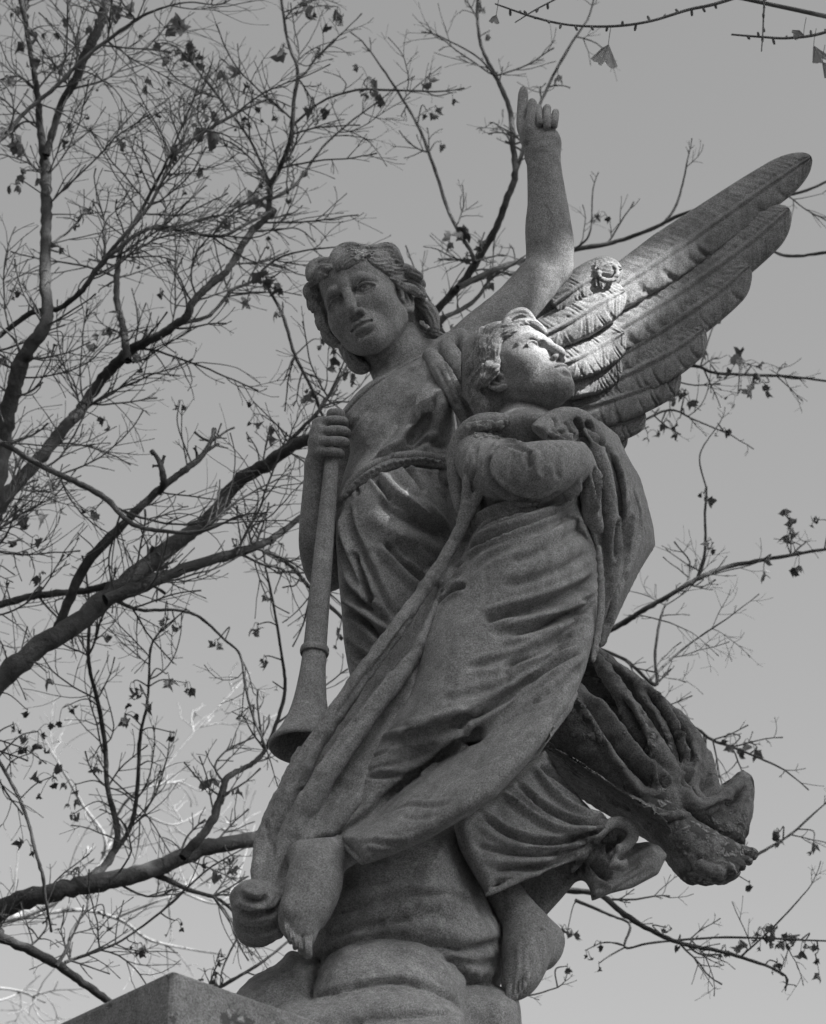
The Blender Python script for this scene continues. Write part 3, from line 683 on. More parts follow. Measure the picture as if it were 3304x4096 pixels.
# ---- woman's cloak: the diagonal fall on the left, the shoulder roll, the hanging side on the right
CLOAK_ROLLS = [[(1040, -260, .35, 16), (990, -150, .36, 20), (900, -10, .35, 24), (780, 160, .34, 27), (660, 320, .33, 29), (560, 470, .315, 30), (470, 600, .305, 31), (400, 730, .30, 33), (335, 860, .28, 34), (282, 980, .265, 32), (250, 1100, .26, 30), (240, 1210, .275, 28)],
    [(1000, -60, .335, 12), (930, 100, .335, 18), (880, 220, .34, 22), (790, 355, .34, 27), (690, 480, .335, 31), (600, 600, .33, 34), (500, 745, .325, 36), (425, 870, .305, 36), (355, 1000, .285, 34), (305, 1130, .275, 36), (272, 1240, .275, 38), (255, 1310, .28, 40)],
    [(890, 240, .315, 10), (840, 370, .31, 17), (770, 500, .30, 20), (690, 610, .29, 20), (610, 720, .28, 20), (520, 810, .28, 18), (430, 900, .28, 16)],
    [(860, 400, .30, 10), (800, 520, .29, 13), (720, 640, .28, 14), (650, 740, .27, 14)], [(660, 800, .27, 12), (560, 850, .285, 17), (470, 905, .29, 18), (400, 980, .30, 18)], [(640, 890, .27, 14), (550, 940, .28, 18), (460, 985, .29, 20), (400, 1030, .30, 18)],
    [(400, 640, .27, 14), (330, 790, .265, 18), (270, 930, .265, 22), (238, 1060, .27, 22), (232, 1180, .28, 20)]]
f = pxfield(890, 1980, 1960, 3800, .05, .5, .0046)
f.swell([(1870, 2000), (1834, 2120), (1792, 2210), (1700, 2340), (1590, 2490), (1470, 2640), (1390, 2740), (1310, 2870), (1230, 2970), (1170, 3080), (1090, 3190), (1045, 3290), (1020, 3410), (1018, 3540), (985, 3570), (930, 3620), (935, 3690), (985, 3752), (1050, 3768), (1130, 3748), (1142, 3680), (1172, 3500), (1180, 3400), (1240, 3370), (1340, 3350), (1450, 3220), (1500, 3080), (1560, 2950), (1660, 2800), (1710, 2600), (1780, 2400), (1870, 2260), (1920, 2150)],
        [(1850, 2150, .30), (1650, 2500, .265), (1450, 2800, .225), (1250, 3100, .22), (1100, 3500, .25), (1050, 3700, .27)], .035, 45, .02)
for rows in CLOAK_ROLLS: f.pchain([(u + B_[0], v + B_[1], h, r) for u, v, h, r in rows], .032, n=4)
f.pell(1032, 3660, .29, 104, 104, .10, .03)
f.pchain([(960, 3590, .31, 42), (1010, 3568, .34, 40), (1055, 3590, .36, 38)], .015)
clk = f.mesh()
clk.carves([(10, -14, [(150, 1215), (200, 1240), (250, 1245), (262, 1215)]), (11, -13, [(130, 1275), (200, 1300), (290, 1285), (335, 1240)]), (10, -11, [(150, 1335), (230, 1362), (330, 1335)]), (12, 6, [(130, 1300), (210, 1330), (320, 1300)]), (11, -8, [(150, 1340), (240, 1360), (325, 1340)]),
    (9, -7, [(255, 920), (275, 990), (300, 1060)]), (10, -8, [(640, 500), (560, 620), (480, 740)]), (10, -8, [(720, 260), (620, 400), (540, 510)]), (9, 6, [(500, 640), (420, 780), (370, 900)]), (10, -9, [(860, 90), (760, 230), (660, 370)]), (10, -9, [(480, 560), (400, 690), (350, 800)]), (12, 7, [(820, 260), (700, 420), (600, 540)]), (10, -8, [(600, 560), (520, 660), (440, 780)]), (9, -7, [(330, 900), (300, 1000), (285, 1090)]), (9, -7, [(380, 1000), (340, 1100), (310, 1200)])], B_)
clk.rough(.0022, .06, 12)
clk.smooth(1, .4)
clo = put_skin('cloak', clk, M_STONE, wo, ORG)

f = pxfield(1780, 1620, 2680, 2720, -.3, .58, .0044)
f.pchain([(2075, 1690, .35, 18), (1980, 1684, .37, 30), (1900, 1702, .37, 34), (1845, 1760, .35, 34), (1822, 1850, .33, 32), (1828, 1960, .32, 26), (1850, 2060, .31, 22)], .01)
f.pchain([(1875, 1800, .40, 18), (1868, 1930, .40, 18), (1855, 2060, .38, 18), (1830, 2150, .36, 18), (1790, 2225, .34, 16)], .008)
f.pchain([(1955, 1850, .42, 14), (1935, 1930, .41, 18), (1900, 2010, .39, 18), (1850, 2110, .37, 17), (1800, 2210, .35, 16)], .008)
f.pchain([(1910, 1900, .37, 22), (1890, 2000, .36, 26), (1850, 2090, .34, 26)], .012)
f.swell([(2130, 1700), (2180, 1668), (2230, 1650), (2330, 1645), (2410, 1690), (2470, 1740), (2505, 1815), (2560, 1910), (2592, 2020), (2612, 2100), (2622, 2180), (2560, 2280), (2500, 2400), (2450, 2510), (2400, 2600), (2390, 2400), (2375, 2200), (2320, 2000), (2325, 1860), (2320, 1800), (2230, 1775), (2160, 1735)],
        [(2160, 1700, .40), (2300, 1700, .30), (2350, 1900, .26), (2400, 2200, .20), (2550, 2000, .0), (2600, 2180, -.08), (2420, 2500, .12), (2480, 1760, .08)], .06, 60, .02)
f.pchain([(2325, 1790, .38, 24), (2360, 1880, .39, 27), (2362, 1980, .37, 27), (2365, 2060, .34, 28), (2392, 2110, .31, 24)], .012)
f.pchain([(2350, 1740, .34, 24), (2400, 1830, .34, 26), (2430, 1950, .31, 28), (2445, 2100, .27, 28), (2450, 2240, .23, 28), (2435, 2420, .18, 26), (2408, 2560, .14, 20)], .012)
f.pchain([(2430, 1790, .25, 22), (2480, 1950, .21, 26), (2500, 2120, .15, 28), (2490, 2280, .10, 24)], .02)
f.pchain([(2150, 1715, .42, 18), (2210, 1675, .39, 26), (2280, 1665, .36, 30), (2340, 1690, .33, 30), (2400, 1760, .30, 26)], .015)
f.pchain([(2170, 1740, .42, 14), (2240, 1770, .43, 16), (2310, 1800, .42, 18)], .012)
f.pchain([(2180, 1712, .42, 13), (2250, 1735, .41, 14), (2330, 1800, .40, 15)], .01)
f.pchain([(2396, 2190, .34, 12), (2406, 2360, .35, 13), (2400, 2480, .35, 13), (2372, 2640, .36, 13)], .008, n=4)
cap = f.mesh()
cap.carves([(11, -22, [(1380, 560), (1392, 660), (1400, 760)]), (10, -14, [(1300, 370), (1320, 430), (1360, 490)]), (10, -14, [(1340, 380), (1370, 440), (1410, 480)]), (12, -16, [(1440, 500), (1470, 640), (1475, 800), (1465, 960)]),
            (12, 9, [(1500, 600), (1530, 760), (1510, 900)]), (12, -10, [(1530, 640), (1560, 780), (1530, 920), (1490, 1060)]), (9, -12, [(1210, 370), (1225, 400), (1260, 440)]), (9, -12, [(1255, 385), (1290, 440), (1330, 480)]),
            (12, -12, [(1500, 980), (1460, 1100), (1420, 1220)]), (9, -16, [(1180, 440), (1240, 470), (1320, 492)])], A_)
cap.rough(.0012, .02, 5).smooth(1, .3)
put_skin('shoulder_cape', cap, M_STONE, clo, ORG)
f = pxfield(2140, 2600, 2420, 3120, .2, .5, .0036)
ribbon(f, gown_wo, [(1372, 1330), (1340, 1420), (1290, 1510), (1240, 1580), (1180, 1660), (1140, 1710)], 13, -.004, A_)
ribbon(f, gown_wo, [(1352, 1360), (1310, 1460), (1260, 1545), (1200, 1620)], 11, -.006, A_)
put_skin('hem_cord', f.mesh(), M_STONE, clo, ORG)
f = pxfield(1310, 3310, 1490, 3490, .2, .5, .003)
ribbon(f, gown_wo, [(546, 988), (575, 1015), (610, 1052), (652, 1088)], 11, .004, B_)
put_skin('ankle_hem', f.mesh(), M_STONE, wo, ORG)

# ---- angel's skirt: stained inner skirt, curling hem and the flying drapery behind
f = pxfield(1810, 2960, 2720, 3740, -.2, .42, .0046)
f.swell([(2180, 3000), (2080, 3060), (1960, 3170), (1850, 3250), (1815, 3300), (1835, 3390), (1890, 3490), (1945, 3580), (1990, 3550), (2060, 3524), (2200, 3466), (2310, 3420), (2400, 3320), (2445, 3290), (2360, 3240), (2260, 3140)],
        [(2150, 3050, .12), (1900, 3300, .20), (1950, 3550, .17), (2300, 3350, .12), (2430, 3290, .12)], .05, 55, .02)
f.swell([(2080, 3500), (2200, 3450), (2320, 3400), (2370, 3500), (2300, 3530), (2250, 3590), (2160, 3690), (2110, 3640), (2060, 3560)], [(2100, 3560, .02), (2300, 3450, .04)], .035, 35, .01)
f.swell([(2300, 3400), (2400, 3310), (2460, 3280), (2530, 3300), (2545, 3340), (2530, 3375), (2590, 3366), (2640, 3385), (2670, 3420), (2632, 3498), (2530, 3552), (2440, 3575), (2366, 3606), (2360, 3560), (2340, 3520)], [(2400, 3400, .06), (2600, 3450, .0)], .04, 35, .02)
f.pchain([(2290, 3480, .13, 14), (2390, 3350, .15, 16), (2450, 3292, .15, 18), (2510, 3300, .14, 18), (2533, 3345, .13, 18), (2490, 3395, .13, 16), (2442, 3430, .13, 15), (2462, 3462, .12, 14), (2500, 3470, .10, 12)], .008, n=5)
f.pchain([(1945, 3578, .21, 10), (2060, 3527, .19, 10), (2190, 3470, .17, 10), (2310, 3420, .15, 10), (2390, 3340, .15, 10)], .008, n=5)
sk = f.mesh()
sk.carves([(14, -18, [(590, 690), (680, 780), (790, 870), (880, 915)]), (12, 12, [(560, 700), (650, 810), (760, 890), (870, 922)]), (11, -16, [(490, 760), (610, 870), (740, 925), (860, 930)]), (12, 12, [(430, 800), (560, 900), (700, 960), (850, 938)]),
           (11, -18, [(340, 880), (460, 970), (620, 1010), (770, 985), (860, 938)]), (12, 10, [(330, 930), (450, 1010), (620, 1040), (780, 1000), (860, 945)]), (11, -12, [(320, 1020), (480, 1050), (660, 1050), (800, 990)]), (14, 8, [(340, 1080), (500, 1090), (680, 1070)]),
           (13, -12, [(400, 1120), (560, 1110), (720, 1070)]), (16, -26, [(880, 1000), (870, 1050), (850, 1080)]), (20, -24, [(800, 1080), (840, 1130), (880, 1140)]), (12, -18, [(905, 975), (920, 1000), (890, 1030)]), (14, 10, [(900, 1110), (980, 1060), (1050, 1030)]),
           (12, -10, [(820, 1200), (920, 1140), (1000, 1080)]), (12, -8, [(860, 1210), (960, 1160), (1050, 1110)])], C_)
sk.smooth(1, .4)
sk_o = put_skin('skirt', sk, M_SKIRT, body_o, ORG, label='stained inner skirt with curling hem')
f = pxfield(2130, 2480, 3050, 3420, -.42, .2, .0046)
f.swell([(2260, 2480), (2398, 2590), (2528, 2686), (2628, 2764), (2728, 2855), (2798, 2935), (2848, 3015), (2876, 3120), (2868, 3160), (2800, 3240), (2740, 3262), (2600, 3240), (2450, 3180), (2280, 3060), (2160, 2980), (2180, 2750)],
        [(2300, 2560, -.20), (2450, 2850, -.38), (2600, 2800, -.28), (2300, 3000, -.38), (2550, 3050, -.36), (2820, 3050, -.18), (2720, 3210, -.16)], .035, 40, .01)
f.swell([(2830, 3180), (2868, 3150), (2905, 3128), (2973, 3072), (3008, 3105), (3020, 3160), (3008, 3280), (2978, 3375), (2918, 3365), (2828, 3320), (2758, 3270), (2750, 3240)], [(2800, 3220, -.12), (2990, 3200, -.16)], .035, 35, .015)
f.swell([(2130, 2960), (2330, 3040), (2480, 3160), (2640, 3240), (2690, 3320), (2672, 3425), (2600, 3415), (2520, 3405), (2430, 3385), (2290, 3310), (2120, 3170)], [(2200, 3050, -.16), (2450, 3220, -.19), (2640, 3340, -.17)], .03, 30, .01)
f.pchain([(2250, 2830, -.04, 120), (2380, 2980, -.05, 112), (2500, 3090, -.055, 92), (2600, 3175, -.06, 78), (2668, 3235, -.06, 70)], .02)
f.pchain([(2380, 3120, -.10, 26), (2450, 3185, -.045, 28), (2540, 3222, -.02, 26), (2640, 3262, .0, 20), (2752, 3262, -.02, 18)], .03)
f.pchain([(2390, 2640, -.13, 26), (2500, 2800, -.10, 30), (2600, 2950, -.08, 32), (2680, 3080, -.06, 32), (2730, 3180, -.05, 30), (2790, 3225, -.05, 26), (2860, 3210, -.06, 22), (2960, 3130, -.10, 20)], .02, n=4)
f.pchain([(2560, 2740, -.16, 28), (2660, 2880, -.13, 30), (2710, 3000, -.11, 28), (2735, 3110, -.10, 26), (2760, 3190, -.09, 22)], .02, n=4)
f.pchain([(2700, 2860, -.17, 26), (2780, 2960, -.15, 26), (2790, 3060, -.13, 26), (2760, 3150, -.10, 24), (2790, 3190, -.09, 22)], .02, n=4)
fly = f.mesh()
fly.carves([(16, -26, [(900, 420), (980, 560), (1050, 700), (1110, 800)]), (14, -22, [(1000, 380), (1080, 480), (1130, 580), (1160, 720)]), (14, -16, [(1120, 520), (1180, 620), (1180, 720), (1170, 790)]), (12, 10, [(1200, 600), (1220, 680), (1190, 780)]),
            (26, -30, [(760, 400), (860, 540), (960, 680), (1060, 800)]), (14, -14, [(1240, 900), (1340, 850), (1420, 780)]), (12, -10, [(900, 830), (1000, 870), (1120, 885)])], C_)
fly.rough(.003, .035, 8).smooth(1, .25)
put_skin('flying_drapery', fly, M_DARKST, body_o, ORG, label='dark lichened drapery streaming behind the trailing leg')

# ---- wing: every feather its own carved blade
def w2(pts): return [(1750 + .895 * x, 500 + .895 * y) for x, y in pts]
def feather(pts, hw, h0, h1, parent, name='feather', tipr=.12, droop=.022, cut=1.0, taper=.38, seed=0, root=.55, nl=170, nc=20):
    r = np.random.default_rng(seed)
    mid = spline(w2(pts), 30); seg = np.r_[0, np.cumsum(np.linalg.norm(np.diff(mid, axis=0), axis=1))]; L = seg[-1]
    ts = np.linspace(0, 1, nl); ts = 1 - (1 - ts) ** 1.25
    cu = np.interp(ts * L, seg, mid[:, 0]); cv = np.interp(ts * L, seg, mid[:, 1])
    du = np.gradient(cu); dv = np.gradient(cv); ln = np.hypot(du, dv); nu, nv = -dv / ln, du / ln        # towards the lower edge
    V = []; hwN = hw * .895
    notch = [(r.uniform(.2, .9), r.uniform(.004, .010), r.uniform(.006, .013)) for _ in range(7)]
    for i, t in enumerate(ts):
        e = max(0, (t - (1 - tipr)) / tipr); w = hwN * (root + (1 - root) * min(1, t * 2.2)) * (1 - taper * t ** 3) * math.sqrt(max(0, 1 - e * e * .998))
        hc = h0 + (h1 - h0) * t
        for j in range(nc + 1):
            s = j / nc * 2 - 1
            ww = w * (1 if s < 0 else 1.0)
            ph_ = t * L / 26.0 + abs(s) * 2.6 + .6 * math.sin(t * 17 + seed * 2.1); bar = .0011 * (math.sin(ph_ * 2 * math.pi) + .7 * math.sin(ph_ * .37 * 6.283 + seed)) * min(1, abs(s) * 3)
            for nt, nd, nw in notch:
                x = (t + .05 * s - .05 * s * s - nt) / nw
                if s > 0: bar -= cut * nd * math.exp(-x * x) * (s ** 1.5)
            rib = .006 * math.exp(-(s / .06) ** 2) * (1 - t * .6) - .005 * math.exp(-((abs(s) - .15) / .05) ** 2)
            hf = hc - droop * .6 * s * s + bar + rib + .006 * math.sin(t * 5 + seed)
            V.append(P(cu[i] + nu[i] * ww * s, cv[i] + nv[i] * ww * s, hf))
    nF = len(V); th = .014
    for k in range(nF): V.append(V[k] + np.array([0, th, 0]))
    F = []; W = nc + 1
    for i in range(nl - 1):
        for j in range(nc):
            a = i * W + j; F.append((a, a + 1, a + W + 1, a + W)); F.append((a + nF, a + W + nF, a + W + 1 + nF, a + 1 + nF))
        for a, b in ((i * W, (i + 1) * W), (i * W + nc, (i + 1) * W + nc)):
            F.append((a, b, b + nF, a + nF) if a % W == 0 else (a, a + nF, b + nF, b))
    for j in range(nc):
        a = (nl - 1) * W + j; F.append((a, a + 1, a + 1 + nF, a + nF)); F.append((j, j + nF, j + 1 + nF, j + 1))
    return link(name, mesh_from(name, np.array(V) - ORG, np.array(F)), M_STONE, parent)
f = pxfield(1900, 1000, 2560, 1720, -.55, .05, .006)
f.pchain([(2060, 1330, -.24, 80), (2200, 1260, -.26, 90), (2400, 1130, -.28, 60)], .03); f.pchain([(1950, 1500, -.2, 140), (2150, 1450, -.27, 110), (2300, 1500, -.29, 60)], .05)
wing = put_skin('wing', f.mesh(), M_STONE, statue, ORG, label='outspread feathered wing behind the two heads')
for pts, hw_, h0, h1, sd_ in [
    ([(480, 930), (840, 705), (1150, 498), (1440, 295), (1670, 140)], 114, -.20, -.10, 1), ([(560, 1050), (880, 870), (1180, 680), (1420, 505), (1572, 372)], 124, -.218, -.125, 2),
    ([(580, 1120), (850, 1005), (1080, 865), (1260, 740), (1392, 628)], 122, -.236, -.155, 3), ([(580, 1200), (800, 1130), (1000, 1035), (1110, 970), (1190, 908)], 118, -.255, -.19, 4),
    ([(470, 1290), (620, 1265), (780, 1225), (950, 1165), (1085, 1105)], 106, -.275, -.225, 5), ([(480, 1370), (640, 1355), (780, 1340), (860, 1320), (928, 1285)], 74, -.30, -.265, 6), ([(520, 1440), (640, 1425), (740, 1420), (800, 1410), (850, 1395)], 50, -.34, -.32, 7)]:
    feather(pts, hw_, h0, h1, wing, seed=sd_)
for pts, hw_, h0, h1, sd_ in [([(450, 950), (590, 880), (720, 800), (838, 740)], 92, -.165, -.148, 11), ([(520, 800), (620, 730), (720, 670), (825, 640)], 78, -.158, -.140, 12),
    ([(540, 1075), (640, 1035), (740, 980), (835, 925)], 92, -.19, -.172, 13), ([(560, 1160), (660, 1130), (740, 1095), (815, 1045)], 76, -.22, -.205, 14), ([(600, 1240), (680, 1225), (730, 1210), (780, 1180)], 50, -.26, -.25, 15)]:
    feather(pts, hw_, h0, h1, wing, 'covert_feather', cut=.45, tipr=.28, taper=.05, seed=sd_, root=.8, nl=110)

f = pxfield(2360, 1020, 2500, 1160, -.3, .0, .0026)
f.pchain([(2432 + 38 * math.cos(a), 1090 + 34 * math.sin(a), -.136, 8.5) for a in np.linspace(0, 6.283, 17)], .004, n=1)
f.pell(2432, 1090, -.145, 36, 32, .012, .004); f.pchain([(2432, 1090, -.15, 30), (2432, 1092, -.20, 34)], .004, n=1)
f.pchain([(2390 + 8 * math.cos(a), 1096 + 52 * math.sin(a), -.142, 5) for a in np.linspace(2.0, 4.4, 9)], .004, n=1)
put_skin('scroll', f.mesh().rough(.002, .015, 6), M_STONE, wing, ORG, label='small round scroll on the wing shoulder')
# ---- rock the figures rise from
f = pxfield(860, 3260, 2140, 4300, -.45, .5, .0065)
c = lambda L: [(x + B_[0], y + B_[1]) for x, y in L]
f.swell(c([(1030, 930), (1070, 1040), (1140, 1210), (1215, 1350), (1218, 1560), (1150, 1640), (500, 1560), (430, 1440), (450, 1300), (490, 1150), (580, 1060), (700, 1020), (880, 960)]), [(1700, 3450, .10), (1700, 3800, .06), (1900, 3900, .03)], .17, 210, .02)
f.swell(c([(480, 1500), (560, 1425), (700, 1390), (860, 1398), (985, 1470), (1062, 1560), (1075, 1650), (1060, 1900), (430, 1900), (440, 1600)]), [(1500, 3900, .20), (1700, 3800, .20), (1600, 4200, .2)], .17, 150, .006)
f.swell(c([(140, 1615), (210, 1545), (310, 1495), (360, 1440), (480, 1470), (500, 1600), (480, 1760), (460, 1950), (120, 1950), (120, 1700)]), [(1100, 3900, .12), (1200, 4200, .14)], .14, 110, .006)
f.swell(c([(1050, 1570), (1150, 1580), (1212, 1590), (1275, 1630), (1284, 1700), (1290, 1950), (880, 1950), (900, 1720)]), [(1900, 4050, .10), (1900, 4250, .10)], .16, 110, .006)
f.swell(c([(290, 1690), (330, 1650), (430, 1635), (560, 1600), (750, 1568), (900, 1585), (1010, 1640), (1060, 1690), (1040, 1950), (260, 1950)]), [(1300, 4050, .26), (1700, 4000, .27), (1600, 4250, .26)], .16, 110, .006)
f.swell(c([(560, 1745), (700, 1722), (900, 1700), (1050, 1690), (1100, 1950), (560, 1950)]), [(1650, 4120, .34)], .15, 90, .006)
rk = f.mesh()
rk.carves([(11, -12, [(440, 1680), (448, 1600), (480, 1510), (560, 1428), (700, 1392), (860, 1400), (985, 1472), (1060, 1560), (1078, 1660)]), (30, 9, [(520, 1560), (580, 1490), (700, 1440), (860, 1450), (960, 1520), (1020, 1600)]),
           (11, -12, [(290, 1690), (340, 1652), (430, 1637), (560, 1602), (750, 1570), (900, 1587), (1010, 1642), (1060, 1700)]), (11, -10, [(560, 1745), (700, 1722), (900, 1700), (1040, 1692)]), (11, -11, [(1060, 1570), (1150, 1582), (1212, 1592)]),
           (13, -11, [(480, 1300), (640, 1268), (820, 1222), (1000, 1218), (1110, 1245)]), (24, 8, [(520, 1340), (700, 1290), (850, 1262), (1020, 1262)]), (13, -11, [(470, 1385), (640, 1350), (780, 1330), (860, 1300)]), (13, -13, [(900, 1412), (1050, 1436), (1215, 1405)]),
           (26, 9, [(700, 1365), (900, 1345), (1050, 1390), (1190, 1372)]), (13, -10, [(960, 1470), (1080, 1500), (1215, 1490)]), (13, -9, [(540, 1190), (680, 1170), (860, 1140), (1000, 1130)]), (24, 7, [(520, 1235), (700, 1205), (900, 1180)])], B_)
rk.smooth(2, .4)
rk.rough(.0018, .04, 4)
put_skin('rock_base', rk, M_BASE, statue, ORG, label='rounded carved cloud-like rock under the figures')

# ---- crusts of pale lichen on the hair and the shoulder
rl = np.random.default_rng(9)
def crust(skin, spots, n, su_, sv_, parent):
    us = [s_[0] for s_ in spots]; vs = [s_[1] for s_ in spots]
    f = pxfield(min(us) - 70, min(vs) - 60, max(us) + 70, max(vs) + 60, -.1, .55, .0026)
    for _ in range(n):
        a = spots[rl.integers(len(spots))]; u = a[0] + rl.normal() * su_; v = a[1] + rl.normal() * sv_; h = skin.hit(u, v)
        if h is not None: f.pell(u, v, D0 - h[0][1] + .001, rl.uniform(4, 9), rl.uniform(3, 6), rl.uniform(.003, .006), .002)
    put_skin('lichen_crust', f.mesh(), M_CRUST, parent, ORG, kind='stuff')
crust(join(hair_an, head_an), [(1405, 1000), (1440, 1015), (1465, 1000), (1425, 1030), (1450, 1020)], 80, 12, 7, body_o)
crust(join(cap, gown_wo), [(1880, 1706), (1915, 1698), (1960, 1694), (2000, 1698), (2040, 1702), (1910, 1742), (1950, 1740), (1990, 1736), (2020, 1732)], 150, 13, 8, wo)

# ------------------------------------------------------------------ pedestal under the statue, ground
def box_mesh(name, dims, bev=.012):
    import bmesh
    bm = bmesh.new(); bmesh.ops.create_cube(bm, size=1)
    for v in bm.verts: v.co = Vector((v.co.x * dims[0], v.co.y * dims[1], v.co.z * dims[2]))
    bmesh.ops.bevel(bm, geom=list(bm.edges), offset=bev, segments=3, affect='EDGES', profile=.6)
    me = bpy.data.meshes.new(name); bm.to_mesh(me); bm.free()
    return me
ANG = math.radians(43); e1 = np.array([math.cos(ANG), math.sin(ANG)]); e2 = np.array([-math.sin(ANG), math.cos(ANG)])
LR, LL = 1.75, 1.15
ctr = PL_CORNER[:2] + e1 * LR / 2 + e2 * LL / 2
ped = empty('pedestal', (ctr[0], ctr[1], 0), 'plain grey stone pedestal with a projecting cap slab below the statue', 'pedestal')
ped.rotation_euler = (0, 0, ANG)
for nm, dx, dy, z0, z1 in (('cap_slab', LR, LL, PLZ - .34, PLZ), ('shaft', LR - .3, LL - .3, .45, PLZ - .34), ('base_step', LR - .05, LL - .05, .18, .45), ('base_step', LR + .3, LL + .3, 0, .18)):
    o = link(nm, box_mesh(nm, (dx, dy, z1 - z0)), M_PLINTH, ped); o.location = (0, 0, (z0 + z1) / 2)
gm, n, l, b = mat_new('grass_ground'); g = n.new('ShaderNodeNewGeometry')
l.new(ramp(n, l, noise(n, l, g.outputs['Position'], 1.5, 6), [(.3, .022), (.7, .050)]), b.inputs['Base Color'])
link('ground', mesh_from('ground', [(-900, -900, 0), (900, -900, 0), (900, 900, 0), (-900, 900, 0)], [(0, 1, 2, 3)]), gm, kind='structure')

# ------------------------------------------------------------------ trees
def bark(name, lo, hi):
    m, n, l, b = mat_new(name); g = n.new('ShaderNodeNewGeometry'); co = g.outputs['Position']
    c = ramp(n, l, noise(n, l, co, 14, 6, .7), [(.35, lo), (.68, hi)])
    c = mix(n, l, ramp(n, l, noise(n, l, co, 5, 4, .6), [(.60, 0), (.68, .7)]), c, hi * 2.0)
    l.new(c, b.inputs['Base Color']); bp = n.new('ShaderNodeBump'); bp.inputs['Distance'].default_value = .01
    l.new(noise(n, l, co, 60, 5, .7), bp.inputs['Height']); l.new(bp.outputs[0], b.inputs['Normal']); return m
M_BARK = bark('maple_bark', .04, .095); M_TWIG = bark('twig_bark', .07, .15)
def leafmat(name, lo, hi, thin):
    m, n, l, b = mat_new(name); oi = n.new('ShaderNodeObjectInfo')
    c = ramp(n, l, oi.outputs['Random'], [(0, lo), (1, hi)])
    l.new(c, b.inputs['Base Color']); b.inputs['Roughness'].default_value = .6
    tr_ = n.new('ShaderNodeBsdfTranslucent'); mx = n.new('ShaderNodeMixShader'); mx.inputs[0].default_value = thin
    l.new(c, tr_.inputs[0]); l.new(b.outputs[0], mx.inputs[1]); l.new(tr_.outputs[0], mx.inputs[2]); l.new(mx.outputs[0], n['Material Output'].inputs[0])
    return m
M_LEAF = leafmat('dry_leaf', .07, .22, .25); M_GINK = leafmat('ginkgo_leaf', .35, .50, .6)

class Tubes:
    def __init__(s): s.V = []; s.F = []; s.o = 0
    def add(s, pts, rad, k=5, cap=True):
        p = np.asarray(pts, float); n = len(p); rad = np.asarray(rad, float)
        t = np.gradient(p, axis=0); t /= np.linalg.norm(t, axis=1)[:, None] + 1e-12
        a = np.cross(t[0], [.31, .17, .93]); a /= np.linalg.norm(a) + 1e-12
        A = []
        for i in range(n):
            a = a - t[i] * (a @ t[i]); a /= np.linalg.norm(a) + 1e-12; A.append(a)
        A = np.array(A); Bn = np.cross(t, A); g = np.arange(k) * 2 * math.pi / k
        ring = p[:, None] + (A[:, None] * np.cos(g)[None, :, None] + Bn[:, None] * np.sin(g)[None, :, None]) * rad[:, None, None]
        s.V.append(ring.reshape(-1, 3))
        i = np.arange(n - 1)[:, None] * k; j = np.arange(k)[None]; j2 = (j + 1) % k
        F = np.stack([i + j, i + j2, i + k + j2, i + k + j], -1).reshape(-1, 4) + s.o
        s.F.append(F); s.o += n * k
    def build(s, name, mat, parent, org, **pr):
        if not s.V: return None
        return link(name, mesh_from(name, np.vstack(s.V) - np.asarray(org), np.vstack(s.F)), mat, parent, **pr)

def limb3(rows, n=8, wob=1.0, r=None):
    """rows u v h r(px) -> world points and radii"""
    q = spline(rows, n)
    pts = np.array([P(u, v, h) for u, v, h, _ in q]); rad = np.array([max(.0012, a * pxm(u, v, h)) for u, v, h, a in q])
    if r is not None:
        pts[1:-1] += r.normal(size=(len(pts) - 2, 3)) * (rad[1:-1, None] * .10 * wob)
        rad *= 1 + r.normal(size=len(rad)) * .06
    return pts, rad
def twig(T, r, a, d, L, rad, lvl, up=.25, dens=1.0):
    """a side twig from a, along d, with nodes, fork pairs and swollen buds"""
    n = max(4, int(L / .035)); p = [a]; cur = d / np.linalg.norm(d); dirs = []
    bend = r.normal(size=3) * .26
    for i in range(n):
        bend = bend * .93 + r.normal(size=3) * .05; cur = cur + bend * .4 + r.normal(size=3) * .09 + np.array([0, 0, up * .12]); cur /= np.linalg.norm(cur)
        p.append(p[-1] + cur * L / n); dirs.append(cur)
    p = np.array(p); rr = rad * np.linspace(1, .55, n + 1) ** 1.0; rr[-1] *= 1.5
    T.add(p, rr, 5 if lvl == 0 else 4)
    if lvl < 2:
        k = int(n * (.55 if lvl == 0 else .28) * dens)
        for i in sorted(r.choice(np.arange(1, n), min(k, n - 1), replace=False)):
            for s_ in ((1, -1) if r.random() < .45 else (r.choice([1, -1]),)):
                t = dirs[min(i, n - 1)]; side = np.cross(t, [r.normal() * .35, 1, r.normal() * .35]); side /= np.linalg.norm(side) + 1e-9
                nd = t * r.uniform(.75, 1.1) + s_ * side * r.uniform(.45, .8) + r.normal(size=3) * .12
                twig(T, r, p[i], nd, L * r.uniform(.2, .75) * (1 - .35 * i / n), rr[i] * .72, lvl + 1, up, dens)
MH = -3.2
def R(h, *rows): return [(u, v, h + dz, r) for (u, v, r, *z) in rows for dz in ((z[0] if z else 0),)]
